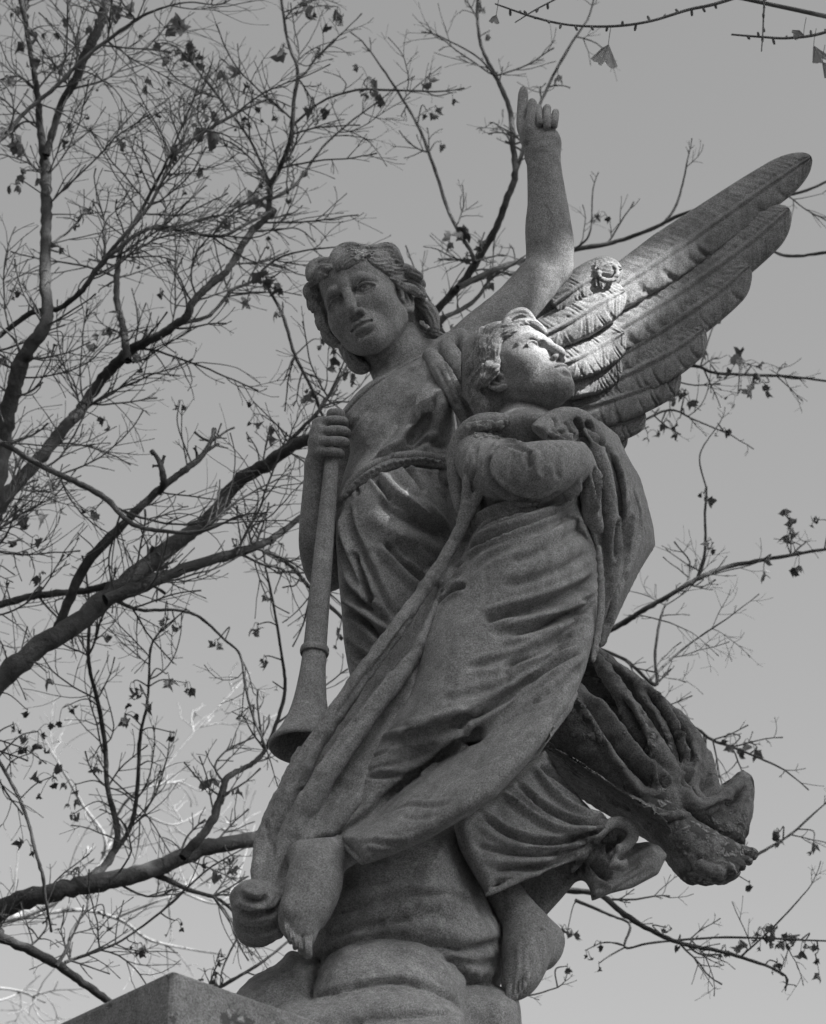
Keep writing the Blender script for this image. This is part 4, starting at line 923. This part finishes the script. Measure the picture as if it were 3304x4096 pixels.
limbs = [  # depth, rows (u, v, radius px), twigs per metre, longest twig m
    (-3.6, [(-900, 3300, 62), (-250, 2960, 47), (0, 2720, 43), (150, 2590, 41), (300, 2500, 41), (440, 2380, 38), (600, 2250, 33), (760, 2130, 30), (850, 2060, 29), (950, 1930, 28), (1080, 1850, 27), (1180, 1780, 25), (1300, 1740, 22), (1420, 1690, 19), (1560, 1520, 17), (1650, 1400, 17)], 2, .4),
    (-3.6, [(420, 2400, 24), (600, 2330, 27), (750, 2270, 23), (950, 2210, 20), (1080, 2160, 15), (1200, 2070, 11)], 7, .5),
    (-3.7, [(-200, 2460, 16), (0, 2420, 15), (150, 2380, 15), (320, 2365, 14), (440, 2340, 16)], 5, .5),
    (-3.6, [(205, 2575, 18), (260, 2440, 19), (350, 2250, 20), (480, 2110, 18), (600, 1990, 16), (700, 1910, 14), (768, 1858, 14)], 4, .45),
    (-3.5, [(635, 1975, 13), (655, 1930, 14), (650, 1890, 13)], 0, .2),
    (-3.3, [(-60, 1740, 12), (40, 1790, 10), (200, 1880, 12), (330, 1940, 12), (430, 2000, 12), (520, 2090, 10), (620, 2120, 9), (780, 2130, 9), (900, 2090, 5)], 9, .5),
    (-3.4, [(-700, 2700, 60), (-120, 2250, 42), (0, 1900, 32), (20, 1700, 36), (60, 1550, 34), (100, 1420, 32), (170, 1320, 27), (190, 1250, 23), (180, 1100, 23), (185, 950, 23), (185, 800, 22), (180, 650, 21), (160, 500, 15), (150, 380, 13), (130, 260, 11), (100, 80, 10), (60, -80, 8)], 8, .6),
    (-3.4, [(185, 620, 16), (240, 430, 14), (300, 320, 18), (350, 200, 20), (400, 100, 20), (440, -40, 16)], 8, .6),
    (-3.8, [(-800, 3000, 50), (-200, 2260, 34), (-40, 2080, 30), (40, 1970, 28), (170, 1820, 26), (250, 1720, 25), (330, 1630, 23), (400, 1530, 22), (480, 1440, 22), (540, 1390, 20), (640, 1340, 18), (740, 1270, 18), (770, 1210, 16), (840, 1140, 16), (910, 1080, 14), (960, 1000, 14), (1010, 920, 14), (1070, 860, 12), (1085, 740, 11), (1130, 650, 10), (1165, 540, 9), (1175, 400, 8), (1190, 280, 7), (1150, 160, 6), (1120, -40, 5)], 7, .55),
    (-3.8, [(740, 1290, 9), (840, 1260, 8), (930, 1160, 7), (1000, 1130, 6), (1100, 1040, 5), (1230, 1000, 4), (1400, 985, 3)], 8, .4),
    (-3.3, [(-100, 1420, 13), (0, 1340, 12), (130, 1250, 12), (240, 1230, 12), (330, 1160, 12), (400, 1060, 10), (490, 980, 9), (560, 930, 8), (640, 905, 8), (760, 930, 8), (880, 945, 7), (960, 910, 7)], 9, .5),
    (-3.4, [(400, 1060, 9), (480, 960, 8), (600, 820, 7), (700, 620, 7), (800, 540, 7), (950, 450, 6), (1060, 400, 4)], 10, .5),
    (-3.8, [(512, 1445, 17), (498, 1360, 15), (490, 1300, 14), (465, 1180, 13), (470, 1080, 12), (490, 980, 10), (560, 850, 8), (620, 740, 7), (665, 650, 5), (740, 480, 4)], 10, .5),
    (-3.1, [(-150, 680, 11), (0, 560, 10), (100, 450, 9), (220, 350, 9), (330, 240, 8), (500, 110, 8), (600, 50, 6), (740, 10, 4), (860, 20, 3)], 8, .5),
    (-3.9, [(1085, 740, 7), (1060, 690, 6), (1000, 560, 6), (900, 420, 6), (830, 330, 6), (765, 250, 5)], 7, .4),
    (-3.9, [(1170, 500, 6), (1290, 405, 5), (1430, 360, 5), (1540, 360, 5), (1700, 365, 4)], 6, .35),
    (-3.8, [(1080, 800, 7), (1180, 740, 6), (1290, 590, 5), (1400, 490, 4), (1520, 400, 3)], 8, .4),
    (-4.2, [(1560, 1520, 18), (1650, 1360, 17), (1740, 1250, 16), (1850, 1130, 16), (1930, 1010, 15), (1990, 900, 14), (2030, 790, 14), (2060, 700, 13), (2050, 560, 12), (2040, 440, 10), (1990, 320, 9), (1930, 200, 7), (1910, 80, 6), (1910, -40, 5)], 5, .4),
    (-4.2, [(2000, 330, 6), (1970, 290, 5), (1900, 220, 4), (1770, 150, 3)], 4, .2),
    (-4.2, [(2060, 690, 9), (2080, 640, 8), (2110, 540, 7), (2190, 350, 6), (2270, 200, 6), (2350, 80, 4)], 10, .35),
    (-4.3, [(1830, 1150, 12), (2000, 1070, 11), (2110, 1040, 10), (2290, 1000, 10), (2450, 970, 9), (2600, 920, 8), (2750, 850, 7), (3000, 800, 7), (3200, 770, 6), (3360, 700, 5)], 4, .35),
    (-4.3, [(2650, 900, 5), (2700, 830, 5), (2730, 740, 4), (2750, 640, 3)], 7, .2),
    (-4.3, [(2300, 1000, 5), (2360, 930, 4), (2370, 780, 3)], 8, .25),
    (-4.2, [(1900, 1050, 9), (1880, 1000, 8), (1800, 860, 7), (1740, 680, 7), (1680, 520, 6), (1600, 380, 5), (1500, 230, 4)], 6, .4),
    (-4.2, [(1700, 1290, 10), (1800, 1260, 10), (1900, 1200, 9), (1960, 1120, 6), (2050, 1060, 4)], 7, .35),
    (-4.4, [(3000, 960, 4), (3080, 1000, 5), (3170, 1025, 7), (3340, 1005, 7)], 4, .3),
    (-4.5, [(1650, 1400, 14), (2200, 1440, 10), (2740, 1460, 7), (2850, 1490, 6), (3000, 1500, 6), (3150, 1505, 5), (3330, 1528, 4)], 5, .35),
    (-4.5, [(2400, 1780, 6), (2560, 1690, 5), (2680, 1640, 5), (2780, 1680, 4), (2900, 1730, 3)], 7, .3),
    (-4.5, [(1000, 3360, 26), (1400, 3150, 20), (1800, 2850, 16), (2200, 2640, 14), (2460, 2510, 12), (2560, 2450, 11), (2680, 2380, 10), (2800, 2310, 10), (2900, 2270, 9), (3050, 2240, 8), (3340, 2190, 5)], 3, .35),
    (-4.5, [(2790, 2320, 8), (2820, 2200, 6), (2820, 2050, 5), (2825, 1960, 4), (2800, 1820, 3), (2880, 1690, 2.5)], 3, .2),
    (-4.4, [(2300, 2560, 8), (2500, 2640, 7), (2620, 2740, 8), (2620, 2620, 6), (2640, 2480, 5), (2670, 2400, 4)], 9, .4),
    (-4.4, [(2500, 2850, 8), (2750, 2900, 7), (2850, 2960, 6), (2960, 3000, 5), (3100, 3060, 4)], 13, .35),
    (-4.4, [(2600, 2720, 6), (2680, 2640, 5), (2780, 2560, 4), (2900, 2480, 3)], 10, .35),
    (-4.2, [(-700, 3950, 70), (-150, 3720, 50), (0, 3640, 41), (200, 3570, 39), (400, 3530, 37), (600, 3480, 35), (800, 3400, 33), (1020, 3360, 29), (1300, 3340, 24), (1700, 3440, 18), (2100, 3550, 14), (2270, 3560, 13), (2400, 3580, 12), (2500, 3660, 12), (2640, 3740, 10), (2750, 3780, 9), (2900, 3810, 8), (3060, 3860, 6)], 3, .45),
    (-4.2, [(730, 3430, 20), (830, 3310, 18), (880, 3200, 16), (910, 3110, 12), (1000, 3060, 10), (1060, 3000, 9), (1110, 2880, 8), (1140, 2760, 7), (1130, 2640, 6), (1090, 2400, 5), (1060, 2260, 4)], 6, .4),
    (-4.1, [(290, 3550, 16), (420, 3460, 17), (470, 3340, 13), (430, 3150, 11), (420, 2980, 10), (390, 2800, 9), (355, 2650, 8), (360, 2450, 6)], 8, .45),
    (-4.1, [(440, 3430, 13), (520, 3310, 10), (550, 3150, 9), (560, 2950, 8), (590, 2800, 6), (600, 2600, 5)], 9, .45),
    (-4.0, [(-600, 3700, 40), (-60, 3720, 23), (0, 3750, 21), (120, 3800, 20), (230, 3860, 19), (330, 3930, 17), (440, 4010, 15), (560, 4110, 12)], 3, .4),
    (-4.0, [(225, 3865, 10), (270, 3790, 8), (290, 3720, 6), (340, 3650, 5)], 6, .3),
    (-4.0, [(260, 3850, 8), (400, 3800, 6), (490, 3760, 5), (640, 3650, 5), (815, 3490, 4)], 10, .4),
    (-3.9, [(-80, 2920, 9), (0, 3050, 8), (70, 3180, 8), (110, 3280, 8), (140, 3400, 8), (170, 3500, 8), (180, 3590, 8)], 3, .3),
    (-4.3, [(820, 3980, 9), (930, 3920, 8), (1060, 3840, 6), (1170, 3750, 5)], 6, .35),
    (-3.9, [(460, 2400, 9), (560, 2440, 7), (700, 2440, 6), (800, 2470, 6), (900, 2560, 5), (960, 2620, 5), (980, 2740, 5), (1010, 2860, 5), (1060, 2980, 4)], 5, .35),
    (-3.9, [(1060, 2200, 8), (1160, 2260, 8), (1240, 2350, 8), (1400, 2500, 8)], 4, .3),
    (-3.65, [(1000, 1910, 6), (1080, 1850, 8), (1180, 1740, 8), (1270, 1650, 8), (1330, 1560, 7), (1400, 1440, 5)], 9, .4),
    (-3.9, [(1060, 1130, 6), (1130, 1260, 7), (1180, 1420, 7), (1250, 1560, 7), (1280, 1640, 7)], 8, .4),
    (-4.2, [(580, 3480, 14), (760, 3560, 9), (880, 3600, 7), (960, 3700, 5), (900, 3850, 4)], 7, .4),
    (-4.4, [(2300, 3600, 7), (2440, 3660, 6), (2520, 3700, 5), (2500, 3790, 5), (2620, 3770, 5), (2900, 3750, 5), (3330, 3765, 4)], 4, .3),
    (-4.4, [(2960, 3830, 5), (3060, 3740, 4), (3150, 3650, 4), (3230, 3560, 3)], 5, .25),
    (-4.4, [(2950, 3470, 7), (3060, 3400, 6), (3160, 3340, 5), (3260, 3250, 4)], 8, .25),
    (-4.0, [(2050, 3950, 5), (2120, 3980, 4), (2230, 3950, 3)], 8, .2),
]
TREE = P(-1500, 4096, -4.0); TREE[2] = 0
maple = empty('maple_tree', TREE.tolist(), 'nearly bare maple tree with curling dry leaves behind the statue', 'tree')
tk = Tubes(); top = P(-700, 2700, -3.5)
p0 = np.array([TREE + [0, 0, -.1], TREE + [.05, 0, 1.2], TREE + [.25, .05, 2.6], P(-900, 3300, -3.7), P(-780, 2960, -3.6), P(-700, 2700, -3.4)])
tk.add(spline(np.c_[p0], 6), np.interp(np.linspace(0, 1, 31), [0, .08, .3, .6, 1], [.26, .19, .16, .13, .07]), 14)
tk.build('trunk', M_BARK, maple, TREE)
rt = np.random.default_rng(21); samples = []; wholes = []
for li, (h, rows, dens, tl) in enumerate(limbs):
    rows4 = [(u, v, h + .12 * math.sin(li * 1.7 + i * .6), r) for i, (u, v, r) in enumerate(rows)]
    pts, rad = limb3(rows4, 7, 1.0, rt)
    T = Tubes(); T.add(pts, rad, 10 if rows[0][2] > 15 else 6)
    bo = T.build('branch', M_BARK if rows[0][2] > 12 else M_TWIG, maple, TREE)
    samples += [(pt, h, bo) for pt in pts]
    TW = Tubes(); Ls = np.linalg.norm(np.diff(pts, axis=0), axis=1).sum(); cnt = int(Ls * dens * (.98 if rows[len(rows) // 2][0] < 1300 else .75)); k0 = 0
    for _ in range(cnt):
        i = rt.integers(1, len(pts) - 1); t = pts[min(i + 1, len(pts) - 1)] - pts[i - 1]; t /= np.linalg.norm(t)
        u, v = proj(*pts[i])
        if not (-250 < u < 3550 and -250 < v < 4300): continue
        for s_ in ((1, -1) if rt.random() < .3 else (rt.choice([1, -1]),)):
            side = np.cross(t, [rt.normal() * .5, 1, rt.normal() * .5]); side /= np.linalg.norm(side)
            d = t * rt.uniform(.4, 1.0) + s_ * side * rt.uniform(.5, 1.0) + rt.normal(size=3) * .15
            twig(TW, rt, pts[i], d, tl * rt.uniform(.35, 1.0), min(rad[i] * .6, rt.uniform(.0034, .0056)), 0, .3)
    twig(TW, rt, pts[-1], pts[-1] - pts[-3], tl * .5, rad[-1], 0, .3)
    TW.build('twigs', M_TWIG, bo, TREE, kind='stuff')

def leaf_mesh(seed, fan=False):
    r = np.random.default_rng(seed)
    if fan:
        out = [(.03, .0), (-.03, .0)] + [(math.sin(a) * (.95 - .25 * (abs(a) < .08)), math.cos(a) * (.95 - .25 * (abs(a) < .08))) for a in np.linspace(-.75, .75, 13)]
    else:
        out = []
        for a, rr in [(-170, .30), (-140, .66), (-120, .52), (-95, .66), (-72, .90), (-56, .60), (-38, .72), (-20, .68), (0, 1.0), (20, .68), (38, .72), (56, .60), (72, .90), (95, .66), (120, .52), (140, .66), (170, .30)]:
            q = math.radians(a + r.normal() * 6); k = rr * r.uniform(.75, 1.12); out.append((k * math.sin(q), k * math.cos(q)))
    out = np.array(out); c1, c2, c3 = r.uniform(.4, 1.9, 3) * r.choice([1, -1], 3)
    if fan: c1, c2, c3 = .25, .15, .1
    ring = [out, out * .5]; V = []
    for k, o in enumerate(ring):
        for x, y in o:
            z = c1 * x * x * .9 + c2 * .35 * y * y + .35 * c3 * x * y + r.normal() * .06
            V.append((x * .8 * (1 - .25 * abs(c1) * abs(x)), y * (1 - .2 * abs(c2) * max(0, y)), z))
    n = len(out); V.append((0, 0, 0)); F = [(i, (i + 1) % n, n + (i + 1) % n, n + i) for i in range(n)] + [(n + i, n + (i + 1) % n, 2 * n) for i in range(n)]
    return mesh_from('leaf', np.array(V) * .5, F)
LV = [leaf_mesh(s) for s in range(8)]
for me in LV: me.materials.append(M_LEAF)
clusters = [(760,200,10,60,95),(800,250,3,40,70),(660,130,6,50,50),(480,40,8,50,70),(390,80,5,40,70),(920,290,2,15,65),(985,345,1,5,50),(1030,800,11,60,80),(920,890,2,20,60),(820,530,8,50,75),(830,450,3,20,65),(680,640,3,20,65),(800,680,2,20,55),(1060,1130,7,50,75),(1000,1210,2,15,65),(910,1195,1,5,50),(1470,340,8,50,75),(1520,400,2,15,50),(1260,30,8,60,75),(1350,50,3,30,60),(1140,200,3,25,60),(1280,210,2,15,45),(1260,470,3,30,65),(430,1350,7,60,80),(550,1440,2,20,65),(560,1490,1,5,55),(705,1440,1,5,65),(1700,350,3,25,60),(1710,470,2,20,55),(40,580,6,60,70),(100,150,5,60,60),(350,480,1,5,45),(280,520,3,30,50),(160,250,4,40,60),(670,330,1,5,50),(420,350,2,15,40),(1040,460,4,40,45),(1090,470,2,15,45),(990,520,3,25,45),(370,830,3,30,55),(300,880,3,30,55),(670,870,1,5,50),(560,1060,2,20,50),(1160,640,2,15,50),(1190,760,4,40,60),(1070,980,2,20,55),(1135,1250,2,20,55),(1340,1430,6,45,60),(1280,1380,2,20,60),(1250,1590,5,40,55),(1390,1500,3,30,45),(1040,1680,2,20,60),(985,1755,1,5,60),(1075,1740,2,20,60),(1010,1620,1,5,45),
(100,2080,6,70,65),(210,2010,4,40,55),(380,2060,4,40,55),(30,2340,1,5,60),(130,2170,2,30,50),(80,2180,2,20,50),(310,2150,1,5,45),(190,2715,1,5,60),(110,2860,1,5,50),(50,2920,3,30,55),(150,2950,5,50,60),(130,3030,4,40,50),(210,3130,5,50,60),(300,3160,4,40,55),(370,3050,2,20,45),(570,2800,3,20,60),(530,2750,2,20,50),(665,2720,2,20,60),(745,2760,3,20,70),(500,2880,4,40,50),(660,2480,2,15,50),(705,2520,2,15,50),(870,2580,2,20,45),(1030,2520,3,20,55),(1060,2650,2,20,55),(1110,2760,1,5,50),(970,2870,2,15,50),(1080,2390,3,20,50),(740,2330,1,5,50),(940,2180,3,30,50),(700,2950,2,30,45),(920,3190,3,30,50),(840,3110,3,30,60),(290,3280,2,20,55),(550,3800,4,40,60),(850,3900,5,40,60),(880,3820,2,20,45),(890,3480,4,40,55),(940,3460,2,20,55),(1350,2580,4,40,50),
(1845,970,6,45,70),(1790,980,2,20,60),(1760,590,1,5,60),(1810,400,1,5,75),(1740,450,3,30,65),(1920,20,3,30,55),(2230,300,1,5,60),(1960,140,1,5,45),(2400,870,3,35,50),(1870,1030,2,20,50),(1950,1130,3,40,55),(1780,1300,2,20,60),(2880,1270,2,25,45),(2800,1400,2,20,65),(2740,1590,5,45,65),(2970,1480,9,60,65),(2870,1510,1,5,45),(3060,1550,3,20,50),(2950,1600,2,30,45),(2670,1700,4,40,50),(2590,1750,2,20,45),(2720,1690,2,25,45),(2890,1740,2,25,45),(2815,2000,3,15,65),(3140,2080,3,30,55),(3160,2150,4,40,55),(3060,2270,3,30,50),(3200,2240,3,35,55),(3270,2100,3,30,55),(2845,2180,2,20,55),(2930,2960,4,45,65),(3000,2990,3,30,60),(3120,3350,3,25,60),(3255,3390,2,25,55),(3000,3545,1,5,35),(2270,3750,4,30,70),(2340,3820,2,20,45),(2400,3790,2,20,45),(2270,3880,1,5,40),(2395,3870,1,5,40),(2665,3730,2,15,50),(2710,3790,1,5,50),(2900,3800,2,25,45),(3050,3740,7,50,65),(3150,3770,6,50,60),(3220,3790,3,30,60),(3260,3840,3,30,55),(3110,3870,2,25,50),(2960,3800,2,20,50),(60,60,4,50,55),(240,120,3,40,50),(20,330,4,50,55),(230,300,3,40,50),(560,330,2,25,45),(620,470,2,25,45),(470,560,3,30,45),(140,700,3,40,50),(60,760,3,40,50),(540,700,2,25,45),(720,760,2,25,45),(240,1010,3,40,45),(60,1180,3,40,50),(640,1180,2,25,45),(40,1440,2,30,50),(250,1420,2,30,45),(720,1620,2,25,45),(420,1700,2,30,45),(160,2320,3,35,45),(420,2560,2,25,45),(250,2850,3,35,45),(640,3080,2,25,45),(120,3400,2,25,45),(420,3680,3,35,45),(700,3700,3,35,45)]
S3 = np.array([s[0] for s in samples]); su, sv = proj(S3[:, 0], S3[:, 1], S3[:, 2])
items = []; stems = Tubes()
for (u, v, n_, sp, sz) in clusters:
    i = int(np.argmin((su - u) ** 2 + (sv - v) ** 2)); h = D0 - S3[i, 1] + rt.normal() * .06
    c = P(u, v - sz * .4, h); mid_ = (S3[i] + c) / 2 + rt.normal(size=3) * .02 + [0, 0, .02]
    stems.add(spline([S3[i], mid_, c], 5), np.linspace(.0035, .0022, 11), 4)
    for _ in range(n_):
        hh = h + rt.normal() * .05; uu = u + rt.normal() * sp * .7; vv = v + rt.normal() * sp * .7; s_ = sz * rt.choice([.7, .95, 1.2, 1.4, 1.6]) * rt.uniform(.85, 1.15) * pxm(uu, vv, hh)
        items.append((s_, P(uu, vv, hh), c))
stems.build('leaf_stems', M_TWIG, maple, TREE, kind='stuff')
items.sort(key=lambda x: -x[0]); rest_V = []; rest_F = []; ro = 0; st2 = Tubes()
for k, (s_, p, c) in enumerate(items):
    rot = Matrix.Rotation(rt.uniform(0, 6.28), 3, 'Z') @ Matrix.Rotation(math.pi * .5 + rt.normal() * .7, 3, 'X') @ Matrix.Rotation(math.pi + rt.normal() * .5, 3, 'Z')
    me = LV[int(rt.integers(8))]
    basep = p + np.array([0, 0, s_ * .3]); st2.add(spline([c, (c + basep) / 2 + [0, 0, .01], p], 3), np.full(7, .0014), 3)
    if k < 298:
        o = link('leaf', me, None, maple); o.matrix_local = Matrix.Translation(Vector(p - TREE)) @ rot.to_4x4() @ Matrix.Scale(s_, 4)
    else:
        vv = np.array([rot @ v.co * s_ for v in me.vertices]) + p - TREE; rest_V.append(vv); rest_F += [tuple(i + ro for i in q.vertices) for q in me.polygons]; ro += len(vv)
if rest_V: link('leaves', mesh_from('leaves', np.vstack(rest_V), rest_F), M_LEAF, maple, kind='stuff')
st2.build('leaf_stalks', M_TWIG, maple, TREE, kind='stuff')

# tree farther back at the lower left, sunlight painted in as lighter bark
FB = P(-300, 4096, -10.0); FB[2] = 0
far = empty('far_tree', FB.tolist(), 'far tree with thin twigs toned pale for sunlight at the lower left', 'tree')
M_SUNLIT_TINT = bark('sunlit_tint_bark', .17, .28)
tk = Tubes(); tk.add(spline([FB - [0, 0, .1], FB + [.1, 0, 3], FB + [.3, 0, 6], P(-100, 3700, -10.0)], 6), np.linspace(.2, .08, 19), 10); tk.build('trunk', M_SUNLIT_TINT, far, FB)
for rows in ([(-100, 3700, 18), (150, 3640, 16), (300, 3540, 15), (400, 3470, 13), (440, 3380, 10), (470, 3260, 7), (560, 3160, 5), (740, 3120, 3)], [(400, 3470, 7), (420, 3350, 7), (330, 3220, 6), (250, 3080, 4), (180, 2960, 3)], [(440, 3400, 6), (540, 3260, 6), (690, 3300, 4), (820, 3240, 3)],
             [(0, 3690, 9), (300, 3640, 8), (480, 3680, 7), (600, 3760, 6), (780, 3800, 4), (900, 3820, 3)], [(470, 3670, 5), (640, 3600, 5), (800, 3540, 4), (960, 3420, 3)], [(-100, 3950, 8), (60, 3960, 6), (180, 4010, 4)], [(-80, 4020, 6), (60, 3980, 4), (160, 3900, 3)], [(600, 3150, 4), (750, 2960, 4), (900, 2800, 3), (1000, 2690, 2)], [(700, 3560, 5), (900, 3600, 4), (1020, 3300, 3)]):
    pts, rad = limb3([(u, v, -10.0 + .2 * math.sin(i + u), r) for i, (u, v, r) in enumerate(rows)], 7, 1.0, rt)
    T = Tubes(); T.add(pts, rad, 6); bo = T.build('branch', M_SUNLIT_TINT, far, FB); TW = Tubes()
    for _ in range(int(np.linalg.norm(np.diff(pts, axis=0), axis=1).sum() * 4.5)):
        i = rt.integers(1, len(pts) - 1); t = pts[min(i + 1, len(pts) - 1)] - pts[i - 1]; t /= np.linalg.norm(t)
        side = np.cross(t, [rt.normal() * .5, 1, rt.normal() * .5]); side /= np.linalg.norm(side)
        twig(TW, rt, pts[i], t * rt.uniform(.4, 1) + rt.choice([1, -1]) * side * rt.uniform(.4, .9), rt.uniform(.2, .6), rt.uniform(.0035, .006), 1, .3)
    TW.build('twigs', M_SUNLIT_TINT, bo, FB, kind='stuff')

# ginkgo whose spurred twigs cross the top right corner
GT = np.array([4.3, 6.4, 0.0])
gink = empty('ginkgo_tree', GT.tolist(), 'ginkgo tree reaching spurred twigs with pale fan leaves into the top right corner', 'tree')
gt = Tubes(); g0 = P(3700, -500, -.6); gt.add(spline([GT - [0, 0, .1], GT + [0, 0, 2.5], GT + [-.3, 0, 4.6], GT + [-.5, -.1, 6.8]], 8), np.linspace(.20, .06, 25), 12); gt.build('trunk', M_BARK, gink, GT)
M_GBARK = bark('ginkgo_bark', .14, .24)
gtop = GT + [-.5, -.1, 6.6]
for rows in ([(1980, 15, 4), (2140, 70, 6), (2280, 100, 6), (2450, 105, 7), (2600, 85, 7), (2750, 40, 8), (2880, 10, 9), (3100, -70, 10), (3500, -260, 12)], [(2925, 138, 5), (3050, 148, 6), (3160, 152, 7), (3304, 128, 8), (3500, 40, 9), (3700, -100, 11)], [(3046, 205, 3), (3052, 120, 4), (3056, 40, 5), (3070, -60, 6), (3200, -260, 8)], [(2060, 90, 3), (2140, 40, 4), (2250, -20, 5), (2400, -120, 7)]):
    h = -.9
    q = [P(u, v, h) for u, v, r in rows]; rad = [.8 * r * pxm(u, v, h) for u, v, r in rows]
    q.append(gtop * .6 + q[-1] * .4 + [0, 0, .1]); rad.append(.014); q.append(gtop); rad.append(.025)
    S4 = spline(np.c_[np.array(q), rad], 8); T = Tubes(); T.add(S4[:, :3], S4[:, 3], 7)
    acc = 0
    for i in range(2, (len(rows) - 1) * 8):
        acc += np.linalg.norm(S4[i, :3] - S4[i - 1, :3])
        if acc > .033:
            acc = 0; d = np.array([rt.normal() * .3, rt.normal() * .6, rt.choice([1, -1])]); d /= np.linalg.norm(d)
            L = rt.uniform(.009, .018); T.add(S4[i, :3] + np.outer([0, .6, 1], d) * (L + S4[i, 3]), [.0035, .0045, .003], 5)
    T.build('branch', M_GBARK, gink, GT)
gm_ = leaf_mesh(50, True); gm_.materials.append(M_GINK)
for u, v, s_, a, b_ in ((2433, 180, 100, .15, .9), (3255, 185, 75, -.6, .8), (3290, 250, 70, -.7, .5), (3215, 140, 50, 1.4, 1.1), (1985, 60, 40, .3, .6)):
    p = P(u, v, -.9); o = link('leaf', gm_, None, gink); m_ = pxm(u, v, -.9)
    T = Tubes(); T.add(spline([p, p + [.004, 0, .03], P(u + 10, v - 70, -.9)], 4), np.full(9, .0013), 4); T.build('leaf_stalk', M_GBARK, gink, GT)
    o.matrix_local = Matrix.Translation(Vector(p - GT)) @ (Matrix.Rotation(b_ - .6, 4, 'Z') @ Matrix.Rotation(a, 4, 'Y') @ Matrix.Rotation(math.radians(-80), 4, 'X')) @ Matrix.Scale(s_ * m_ * 2.3, 4)

# ------------------------------------------------------------------ tall oak crowns added unseen to block sun, gaps aimed at face and wing
sv_ = np.array(sun_to)
GAPS = [(P(2195, 1325, .34), .085), (P(2140, 1378, .36), .065), (P(2240, 1350, -.15), .09), (P(2275, 1390, -.15), .115), (P(2345, 1305, -.15), .105), (P(2425, 1220, -.15), .085), (P(2370, 1245, -.15), .06)]  # openings placed so sun patches land on the forehead and wing
def gapdist(p):
    """how far points stand outside the sun gaps"""
    d = np.full(len(p), 9.)
    for g_, rad_ in GAPS:
        w = p - g_; t = w @ sv_; d = np.minimum(d, np.linalg.norm(w - t[:, None] * sv_, axis=1) - rad_)
    return d
ro_ = np.random.default_rng(5)
def added_sun_blocker(name, label, CC, foot, balls, leafr):
    OO = np.array([CC[0] + foot[0], CC[1] + foot[1], 0.])
    blocker = empty(name, OO.tolist(), label, 'tree', 'added sun blockers beside the statue')
    T = Tubes(); T.add(spline([OO - [0, 0, .2], OO + [0, .1, 4], OO + [-.1, .1, 7], OO + [-.3, .1, CC[2] + 2]], 6), np.linspace(.42, .12, 19), 12)
    T.build('trunk', M_BARK, blocker, OO)
    T = Tubes()
    for _ in range(30):
        a = OO + np.array([-.2, .1, CC[2] + ro_.uniform(-4, 1)]); e = CC + ro_.normal(size=3) * np.array(balls[0][1]) * .45
        ln_ = spline([a, (a + e) / 2 + ro_.normal(size=3) * .3, e], 5)
        if gapdist(ln_).min() > .12: T.add(ln_, np.linspace(.09, .02, 11), 6)
    T.build('limbs', M_BARK, blocker, OO, kind='stuff')
    L = []
    for n, rad, c in balls:
        q = ro_.normal(size=(n, 3)); q /= np.linalg.norm(q, axis=1)[:, None]; q *= (ro_.random(n) ** (1 / 2.7))[:, None]; L.append(c + q * np.array(rad))
    pos = np.vstack(L); pos = pos[gapdist(pos) > leafr * .5]
    M = len(pos); a = ro_.normal(size=(M, 3)); a /= np.linalg.norm(a, axis=1)[:, None]; b3 = np.cross(a, ro_.normal(size=(M, 3))); b3 /= np.linalg.norm(b3, axis=1)[:, None]; c3 = np.cross(a, b3)
    sz = ro_.uniform(.6, 1.0, M)[:, None] * leafr
    quad = np.stack([pos - a * sz, pos + b3 * sz * .55 + c3 * sz * .1, pos + a * sz, pos - b3 * sz * .55 + c3 * sz * .1], 1).reshape(-1, 3)
    link('crown', mesh_from('crown', quad - OO, np.arange(4 * M).reshape(-1, 4), False), M_LEAF, blocker, kind='stuff')
A1 = P(1750, 2150, 0) + sv_ * 10.0
added_sun_blocker('added_sun_blocker', 'unseen leafy tree added at the right to block sun from the statue, with gaps', A1, (2.2, -1.2), [(28000, (2.4, 2.4, 2.4), A1)], .12)
A2 = P(1300, 1900, -4.0) + sv_ * 12.5
added_sun_blocker('added_sun_blocker', 'unseen taller leafy tree added at the right to block sun from the maple behind', A2, (1.5, 1.0), [(4300, (3.4, 3.6, 4.2), A2)], .19)

M_WOOD, _n, _l, _b = mat_new('dark_foliage'); _b.inputs['Base Color'].default_value = grey(.04)
# unseen ring of foliage added to block low sky light, tallest behind the camera
n_ = 24000; g = ro_.uniform(0, 6.283, n_); rr = ro_.uniform(34, 46, n_); top_ = 11 + 10 * np.clip(-np.sin(g) * 1.3 - .1 * np.cos(g) + .25, 0, 1) + 2.0 * np.sin(g * 9) + 1.2 * np.sin(g * 23 + 1)
pos = np.stack([np.cos(g) * rr, np.sin(g) * rr + 4, top_ * ro_.random(n_) ** .7], 1)
a = ro_.normal(size=(n_, 3)); a /= np.linalg.norm(a, axis=1)[:, None]; b3 = np.cross(a, ro_.normal(size=(n_, 3))); b3 /= np.linalg.norm(b3, axis=1)[:, None]
sz = ro_.uniform(.5, 1.2, n_)[:, None]
quad = np.stack([pos - a * sz, pos + b3 * sz * .6, pos + a * sz, pos - b3 * sz * .6], 1).reshape(-1, 3)
link('added_wood_ring', mesh_from('added_wood_ring', quad, np.arange(4 * n_).reshape(-1, 4), False), M_WOOD, kind='stuff', label='dark belt of trees around the cemetery', category='wood')
